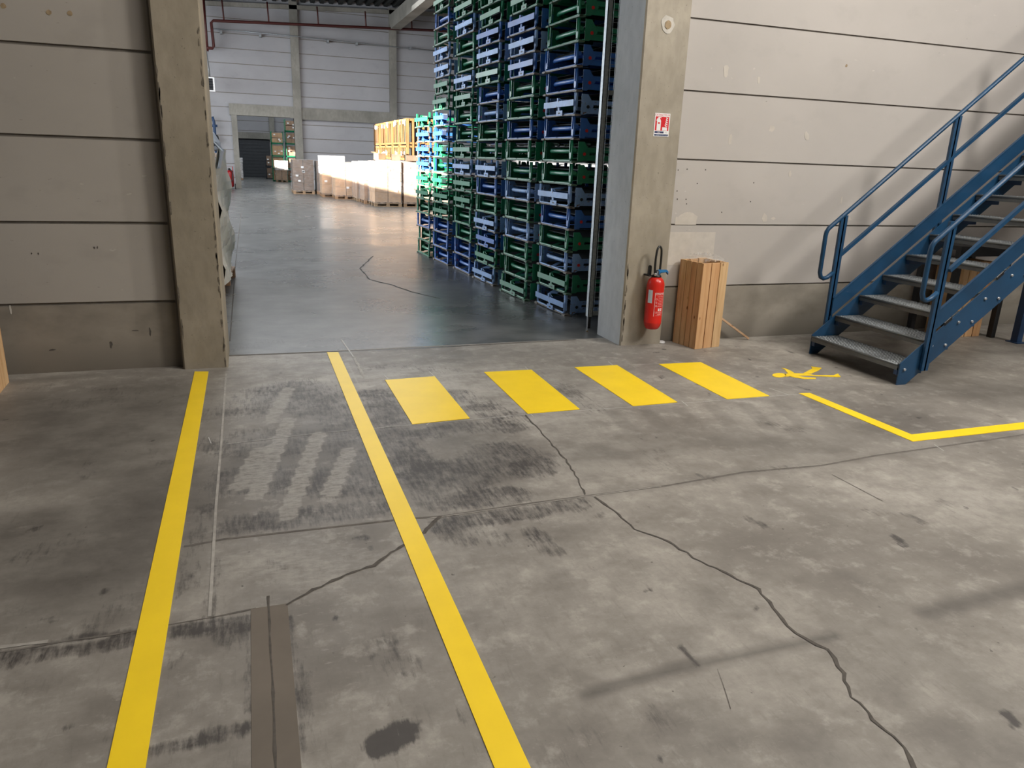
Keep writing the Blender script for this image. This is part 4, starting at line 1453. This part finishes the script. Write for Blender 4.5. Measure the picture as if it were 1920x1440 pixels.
# ------------------------------------------------------------------ goods on pallets
def pallet_mesh(w, d):
    b = MB()
    n = 5
    for i in range(n):
        x = -w/2+i*(w-0.1)/(n-1)
        b.box(x, x+0.1, -d/2, d/2, 0.115, 0.135)
    for y in (-d/2, -0.05, d/2-0.1):
        b.box(-w/2, w/2, y, y+0.1, 0.0, 0.02)
        for x in (-w/2, -0.05, w/2-0.1):
            b.box(x, x+0.1, y, y+0.1, 0.02, 0.095)
        b.box(-w/2, w/2, y, y+0.1, 0.095, 0.115)
    return b


def shell(w, d, z0, z1, seed, amp=0.018, n=10, top=True):
    rnd = random.Random(seed)
    b = MB()
    rings = []
    zs = [z0+(z1-z0)*i/n for i in range(n+1)]
    per = []
    m = 8
    for i in range(m):
        per.append((-w/2+w*i/m, -d/2, 0, -1))
    for i in range(m):
        per.append((w/2, -d/2+d*i/m, 1, 0))
    for i in range(m):
        per.append((w/2-w*i/m, d/2, 0, 1))
    for i in range(m):
        per.append((-w/2, d/2-d*i/m, -1, 0))
    for z in zs:
        rings.append([b.bm.verts.new((x+ax*rnd.uniform(0, amp)+0.004*ax, y+ay*rnd.uniform(0, amp)+0.004*ay, z+rnd.uniform(-0.01, 0.01))) for x, y, ax, ay in per])
    for A, Bq in zip(rings, rings[1:]):
        for k in range(len(per)):
            q = (k+1) % len(per)
            b.bm.faces.new((A[k], A[q], Bq[q], Bq[k]))
    if top:
        c = b.bm.verts.new((0, 0, z1+0.01))
        A = rings[-1]
        for k in range(len(per)):
            b.bm.faces.new((A[k], A[(k+1) % len(per)], c))
    return b


def wrapped(label, x0, x1, y0, d, h, nx_, ny_, nz_, board, filmm, seed, labels=3, cap=None, group='wrapped pallets along the far aisle', rz=0.0):
    w = x1-x0
    rnd = random.Random(seed)
    t = thing('wrapped_pallet', label, 'pallet', ((x0+x1)/2, y0+d/2, 0), rz, group)
    pallet_mesh(w, d).build('pallet', M['pallet'], t)
    zb = 0.137
    ch = (h-zb)/nz_
    for k in range(nz_):
        a, c_ = (nx_, ny_) if k % 2 == 0 or nx_ < 2 else (nx_, ny_)
        for i in range(a):
            for j in range(c_):
                if 0 < i < a-1 and 0 < j < c_-1:
                    continue
                g = 0.005+rnd.random()*0.010
                x_ = -w/2+0.01+i*(w-0.02)/a
                y_ = -d/2+0.01+j*(d-0.02)/c_
                q = MB().box(x_+g, x_+(w-0.02)/a-g, y_+g, y_+(d-0.02)/c_-g, zb+k*ch+0.001, zb+(k+1)*ch-0.003).build('carton', board, t)
    for i in range(labels):
        x_ = rnd.uniform(-w/2+0.1, w/2-0.2)
        z_ = zb+rnd.uniform(0.1, 0.85)*(h-zb)
        MB().box(x_, x_+0.10, -d/2-0.001, -d/2+0.004, z_, z_+0.07).build('paper_label', M['white'], t)
    if filmm:
        shell(w, d, 0.10, h+0.01, seed).build('stretch_film', filmm, t)
    if cap:
        shell(w+0.03, d+0.03, h-cap, h+0.03, seed+3, 0.02, 4).build('film_hood', M['film_white'], t)
    return t


wrapped('brown wrapped pallet of mixed cartons in front of the far column', 1.72, 2.54, 31.4, 1.2, 1.30, 2, 3, 4, M['carton_dark'], M['film'], 11, 5)
wrapped('narrow sliver of a grey wrapped pallet right of the brown pallet', 2.62, 3.42, 31.3, 1.0, 1.27, 2, 2, 4, M['carton_dark'], M['film'], 12, 2)
wrapped('tall white-hooded pallet, first of the sunlit pallets from the left', 2.64, 3.48, 29.42, 1.0, 1.46, 2, 2, 4, M['carton_tan'], M['film'], 13, 1, 0.6)
wrapped('sunlit wrapped pallet standing in front of the tall white-hooded one', 2.99, 3.78, 28.2, 1.0, 1.28, 2, 2, 4, M['carton_tan'], M['film'], 14, 2, None)
wrapped('sunlit wrapped pallet, third back in the row of four', 3.60, 4.55, 27.02, 1.1, 1.34, 2, 2, 4, M['carton'], M['film'], 15, 2, None)
wrapped('sunlit wrapped pallet behind the largest front pallet', 3.68, 4.62, 25.8, 1.15, 1.37, 2, 2, 4, M['carton'], M['film'], 16, 2)
wrapped('largest front wrapped pallet, left of the racks and half in sun', 3.82, 4.70, 24.5, 1.2, 1.40, 2, 3, 4, M['carton_tan'], M['film'], 17, 2)
wrapped('wrapped pallet touching the short rack stack, half in sun', 4.77, 5.65, 24.5, 1.2, 1.40, 2, 3, 4, M['carton_tan'], M['film'], 18, 2)
wrapped('white-topped pallet standing beyond the far doorway on its right', 1.50, 2.10, 42.9, 0.8, 1.08, 2, 2, 3, M['carton_tan'], M['film'], 19, 0, 0.45, None)
wrapped('slim white wrapped pallet beyond the far doorway behind its left jamb', -1.2, -0.17, 45.0, 0.9, 1.12, 2, 2, 4, M['carton_tan'], M['film_white'], 20, 1, 0.2, None)
for i, y in enumerate((25.85, 27.1, 28.35, 29.6, 30.85)):
    wrapped('wrapped pallet carrying the slatted crates, mostly hidden behind the front pallets', 4.95, 6.0, y, 1.15, 1.42, 2, 2, 3, M['carton'], M['film'], 30+i, 0, None, 'pallets under the slatted crates')
# loose open cartons on the pallets


def open_carton(label, x, y, z, w, d, h, rz, mat, ry=0):
    t = thing('open_carton', label, 'box', (x, y, z), rz)
    b = MB()
    s_ = 0.006
    b.box(-w/2, w/2, -d/2, d/2, 0, s_).box(-w/2, w/2, -d/2, -d/2+s_, 0, h).box(-w/2, w/2, d/2-s_, d/2, 0, h).box(-w/2, -w/2+s_, -d/2, d/2, 0, h).box(w/2-s_, w/2, -d/2, d/2, 0, h)
    b.build('box_body', mat, t)
    b = MB()
    b.bar((-w/2, 0, h), (-w/2-0.10, 0, h+0.03), d, 0.005, (0, 0, 1))
    b.build('flap', mat, t)
    b = MB()
    b.bar((w/2, 0, h), (w/2+0.09, 0, h+0.05), d, 0.005, (0, 0, 1))
    b.build('flap', mat, t)
    return t


open_carton('pale open carton lying on the largest front pallet', 4.05, 24.75, 1.44, 0.26, 0.3, 0.20, R(20), M['carton_tan'])
open_carton('brown open carton in the gap between the two front pallets', 4.58, 24.85, 1.43, 0.28, 0.3, 0.20, R(-8), M['carton_dark'])
open_carton('long shallow carton on the pallet beside the racks', 5.10, 24.75, 1.43, 0.44, 0.35, 0.18, 0, M['carton_dark'])


# tall slatted wooden crates in a row
def slatted(label, y0, L, x0=4.98, z0=1.455, hgt=1.28, seed=0):
    rnd = random.Random(seed)
    t = thing('slatted_crate', label, 'crate', (x0, y0, z0), 0, 'tall slatted wooden crates on the pallets')
    wdt = 0.95
    MB().box(0, wdt, 0, L, hgt, hgt+0.012).build('lid', M['slat'], t)
    b = MB()
    for z in (0.0, 0.40, 0.50, hgt-0.06):
        b.box(0, 0.03, 0, L, z, z+0.06).box(wdt-0.03, wdt, 0, L, z, z+0.06)
        b.box(0, wdt, 0, 0.03, z, z+0.06).box(0, wdt, L-0.03, L, z, z+0.06)
    for (fx, fy) in ((0, 0), (wdt-0.05, 0), (0, L-0.05), (wdt-0.05, L-0.05)):
        b.box(fx, fx+0.05, fy, fy+0.05, 0, hgt)
    b.build('frame', M['slat'], t)
    b = MB()
    n = int(L/0.17)
    for i in range(n):
        y = 0.02+i*(L-0.06)/max(1, n-1)
        for za, zc in ((0.0, 0.42), (0.50, hgt)):
            b.bar((-0.008, y+rnd.uniform(-0.045, 0.045), za), (-0.008, y+rnd.uniform(-0.045, 0.045), zc), 0.012, rnd.uniform(0.025, 0.055), (0, 1, 0))
    for i in range(6):
        x = 0.04+i*0.17
        b.bar((x, -0.008, 0), (x, -0.008, hgt), 0.07, 0.012, (0, 1, 0))
    b.build('slats', M['slat'], t)
    b = MB()
    b.box(0.16, wdt-0.06, 0.04, L-0.04, 0.07, hgt-0.12)
    b.build('contents', M['rack_deck'], t)  # near-black block painting the shade behind the slats
    b = MB()
    for i in range(5):
        y = rnd.uniform(0.05, L-0.15)
        z = hgt-0.17+rnd.uniform(-0.05, 0.02) if i < 3 else 0.36+rnd.uniform(-0.04, 0.04)-0.25
        b.obox((-0.022, y, z+0.08), (0.012, rnd.uniform(0.05, 0.11), rnd.uniform(0.10, 0.2)), rot=Matrix.Rotation(rnd.uniform(-0.3, 0.3), 3, 'X'))
    b.build('document_pouch', M['white'], t)
    return t


names = ['nearest the racks', 'second from the racks', 'third from the racks', 'fourth from the racks', 'farthest from the racks']
for i in range(5):
    slatted('tall slatted wooden crate on the pallets, %s' % names[i], 25.05+i*1.34, 1.28, seed=i+1)
wrapped('wrapped pallet under the slatted crate nearest the racks', 5.70, 6.2, 24.3, 1.2, 1.42, 1, 2, 3, M['carton'], M['film'], 41, 0, None, None)


# racks full of cartons in the rear room
def box_rack(label, x, y, z, w, d, h, frame, board, seed):
    rnd = random.Random(seed)
    t = thing('loaded_rack', label, 'rack', (x, y, z), 0, 'carton-filled racks in the rear room')
    b = MB()
    b.box(0, w, 0, 0.03, 0, 0.07).box(0, w, d-0.03, d, 0, 0.07).box(0, 0.03, 0, d, 0, 0.07).box(w-0.03, w, 0, d, 0, 0.07)
    b.box(0, w, 0, d, 0.04, 0.05)
    b.build('base_frame', frame, t)
    for (px_, py_) in ((0, 0), (w-0.03, 0), (0, d-0.03), (w-0.03, d-0.03)):
        MB().box(px_, px_+0.03, py_, py_+0.03, 0.07, h).build('post', frame, t)
    for i in range(2):
        for k in range(2):
            a = 0.035+i*(w-0.07)/2
            MB().box(a+0.004, a+(w-0.07)/2-0.004, 0.01+rnd.random()*0.05, d-0.04, 0.07+k*(h-0.12)/2, 0.07+(k+1)*(h-0.12)/2-0.01-rnd.random()*0.03).build('carton', board, t)
    b = MB()
    for i in range(3):
        a = rnd.uniform(0.06, w-0.16)
        z_ = rnd.uniform(0.12, h-0.2)
        b.box(a, a+0.09, 0.002, 0.009, z_, z_+0.07)
    b.build('paper_label', M['white'], t)
    return t


lv = ['bottom', 'second', 'third', 'top']
for k in range(4):
    box_rack('carton rack beyond the far doorway, %s level of the left column' % lv[k], 1.38, 42.0+1.75, 0.65*k, 0.62, 1.0, 0.645, M['rack_green'], M['carton_tan'], 50+k)
lv = ['bottom', 'second', 'third', 'fourth', 'top']
for k in range(5):
    box_rack('carton rack beyond the far doorway, %s level of the right column' % lv[k], 2.12, 42.0+1.75, 0.65*k, 0.62, 1.0, 0.645, M['rack_green'], M['carton'], 60+k)
for k in range(2):
    box_rack('dark carton rack beside the roller door, %s one' % ('lower' if k == 0 else 'upper'), 1.12, 47.0, 0.70*k, 0.95, 1.0, 0.69, M['dark_steel'], M['carton_dark'], 70+k)

# tall wrapped pile just inside the doorway on the left
tp = thing('wrapped_pallet', 'tall stack of dark cartons in torn pale wrap behind the left pillar', 'pallet', (-0.765, 9.75, 0), R(-4.5))
pallet_mesh(1.0, 1.35).build('pallet', M['pallet'], tp)
for k in range(5):
    for j in range(3):
        MB().box(-0.46, 0.455, -0.63+j*0.42, -0.63+j*0.42+0.405, 0.137+k*0.262, 0.137+(k+1)*0.262-0.006).build('carton', M['carton_dark'], tp)
rnd = random.Random(5)
b = MB()
rows = []
N1, N2 = 16, 14
for i in range(N1+1):
    row = []
    for j in range(N2+1):
        y = -0.66+1.32*j/N2
        z = 0.10+(1.60-0.10)*i/N1
        bul = 0.03*math.sin(i*0.9+j*0.3)+rnd.uniform(-0.014, 0.014)
        row.append(b.bm.verts.new((0.485+bul+0.02*(i/N1), y, z)))
    rows.append(row)
for i in range(N1):
    for j in range(N2):
        b.bm.faces.new((rows[i][j], rows[i][j+1], rows[i+1][j+1], rows[i+1][j]))
w_ = b.build('torn_wrap', M['cream'], tp)
sm = w_.modifiers.new('solid', 'SOLIDIFY')
sm.thickness = 0.006
b = MB()
prev = None
for j in range(9):
    y = -0.68+0.3*j/8
    ring = [b.bm.verts.new((x, y, z+rnd.uniform(-0.02, 0.02))) for x, z in ((-0.45, 1.50), (-0.1, 1.54), (0.2, 1.50), (0.36, 1.56), (0.50, 1.66), (0.58, 1.58), (0.53, 1.40))]
    if prev:
        for a in range(6):
            b.bm.faces.new((prev[a], prev[a+1], ring[a+1], ring[a]))
    prev = ring
w_ = b.build('film_fold', M['blue_plastic'], tp)
sm = w_.modifiers.new('solid', 'SOLIDIFY')
sm.thickness = 0.006
tp2 = thing('carton_stack', 'flat cartons under white film on top of the tall dark stack', 'box', (-0.735, 9.90, 1.50), R(-4.5))
for k in range(2):
    MB().box(-0.42, 0.36, -0.4, 0.4, 0.07+k*0.09, 0.07+k*0.09+0.08).build('carton', M['carton_dark'], tp2)
b = MB()
rnd = random.Random(8)
prev = None
for j in range(7):
    y = -0.46+0.9*j/6
    ring = [b.bm.verts.new((x, y, z+rnd.uniform(-0.02, 0.02))) for x, z in ((-0.45, 0.26), (0.1, 0.25), (0.25, 0.30), (0.36, 0.27), (0.42, 0.18), (0.44, 0.08))]
    if prev:
        for a in range(5):
            b.bm.faces.new((prev[a], prev[a+1], ring[a+1], ring[a]))
    prev = ring
w_ = b.build('white_film', M['blue_plastic'], tp2)
sm = w_.modifiers.new('solid', 'SOLIDIFY')
sm.thickness = 0.006
MB().box(-0.44, 0.38, -0.42, 0.42, 0.0, 0.05).build('lower_board', M['blue_plastic'], tp2)

# blue hydrant pipe stub seen over the stack
hy = thing('blue_valve', 'small blue valve post on the far wall above the dark stack', 'valve', (-1.12, 34.7, 0))
MB().tube([(0, 0, 0.0), (0.0, 0, 2.65), (-0.05, 0, 2.85)], 0.055, 8).build('valve_post', M['navy_stair'], hy)
MB().tube([(-0.15, 0, 2.5), (0.12, 0, 2.5)], 0.05, 8).build('valve_arm', M['navy_stair'], hy)
MB().lathe([(0.13, 1.9), (0.15, 1.95), (0.13, 2.1), (0.08, 2.15)], n=14).build('valve_flange', M['dark_steel'], hy)

# wheeled extinguisher by the far doorway
we = thing('wheeled_extinguisher', 'large red wheeled fire extinguisher beside the far doorway', 'fire extinguisher', (-0.66, 34.3, 0))
MB().lathe([(0.05, 0.06), (0.14, 0.10), (0.16, 0.2), (0.16, 0.62), (0.13, 0.70), (0.05, 0.76)], n=20).build('cylinder', M['shaded_red'], we)
MB().lathe([(0.04, 0.75), (0.04, 0.83), (0.02, 0.85)], n=12).build('valve', M['black'], we)
MB().tube([(0.03, -0.05, 0.80), (0.13, -0.18, 0.72), (0.10, -0.19, 0.35), (-0.02, -0.19, 0.28), (-0.12, -0.18, 0.45)], 0.02, 8).build('hose', M['black'], we)
for s_ in (-1, 1):
    MB().tube([(s_*0.18, 0.05, 0.11), (s_*0.22, 0.05, 0.11)], 0.11, 14).build('wheel', M['black'], we)
MB().tube([(-0.14, 0.1, 0.1), (-0.14, 0.16, 0.9), (0.14, 0.16, 0.9), (0.14, 0.1, 0.1)], 0.015, 6).build('push_frame', M['red'], we)
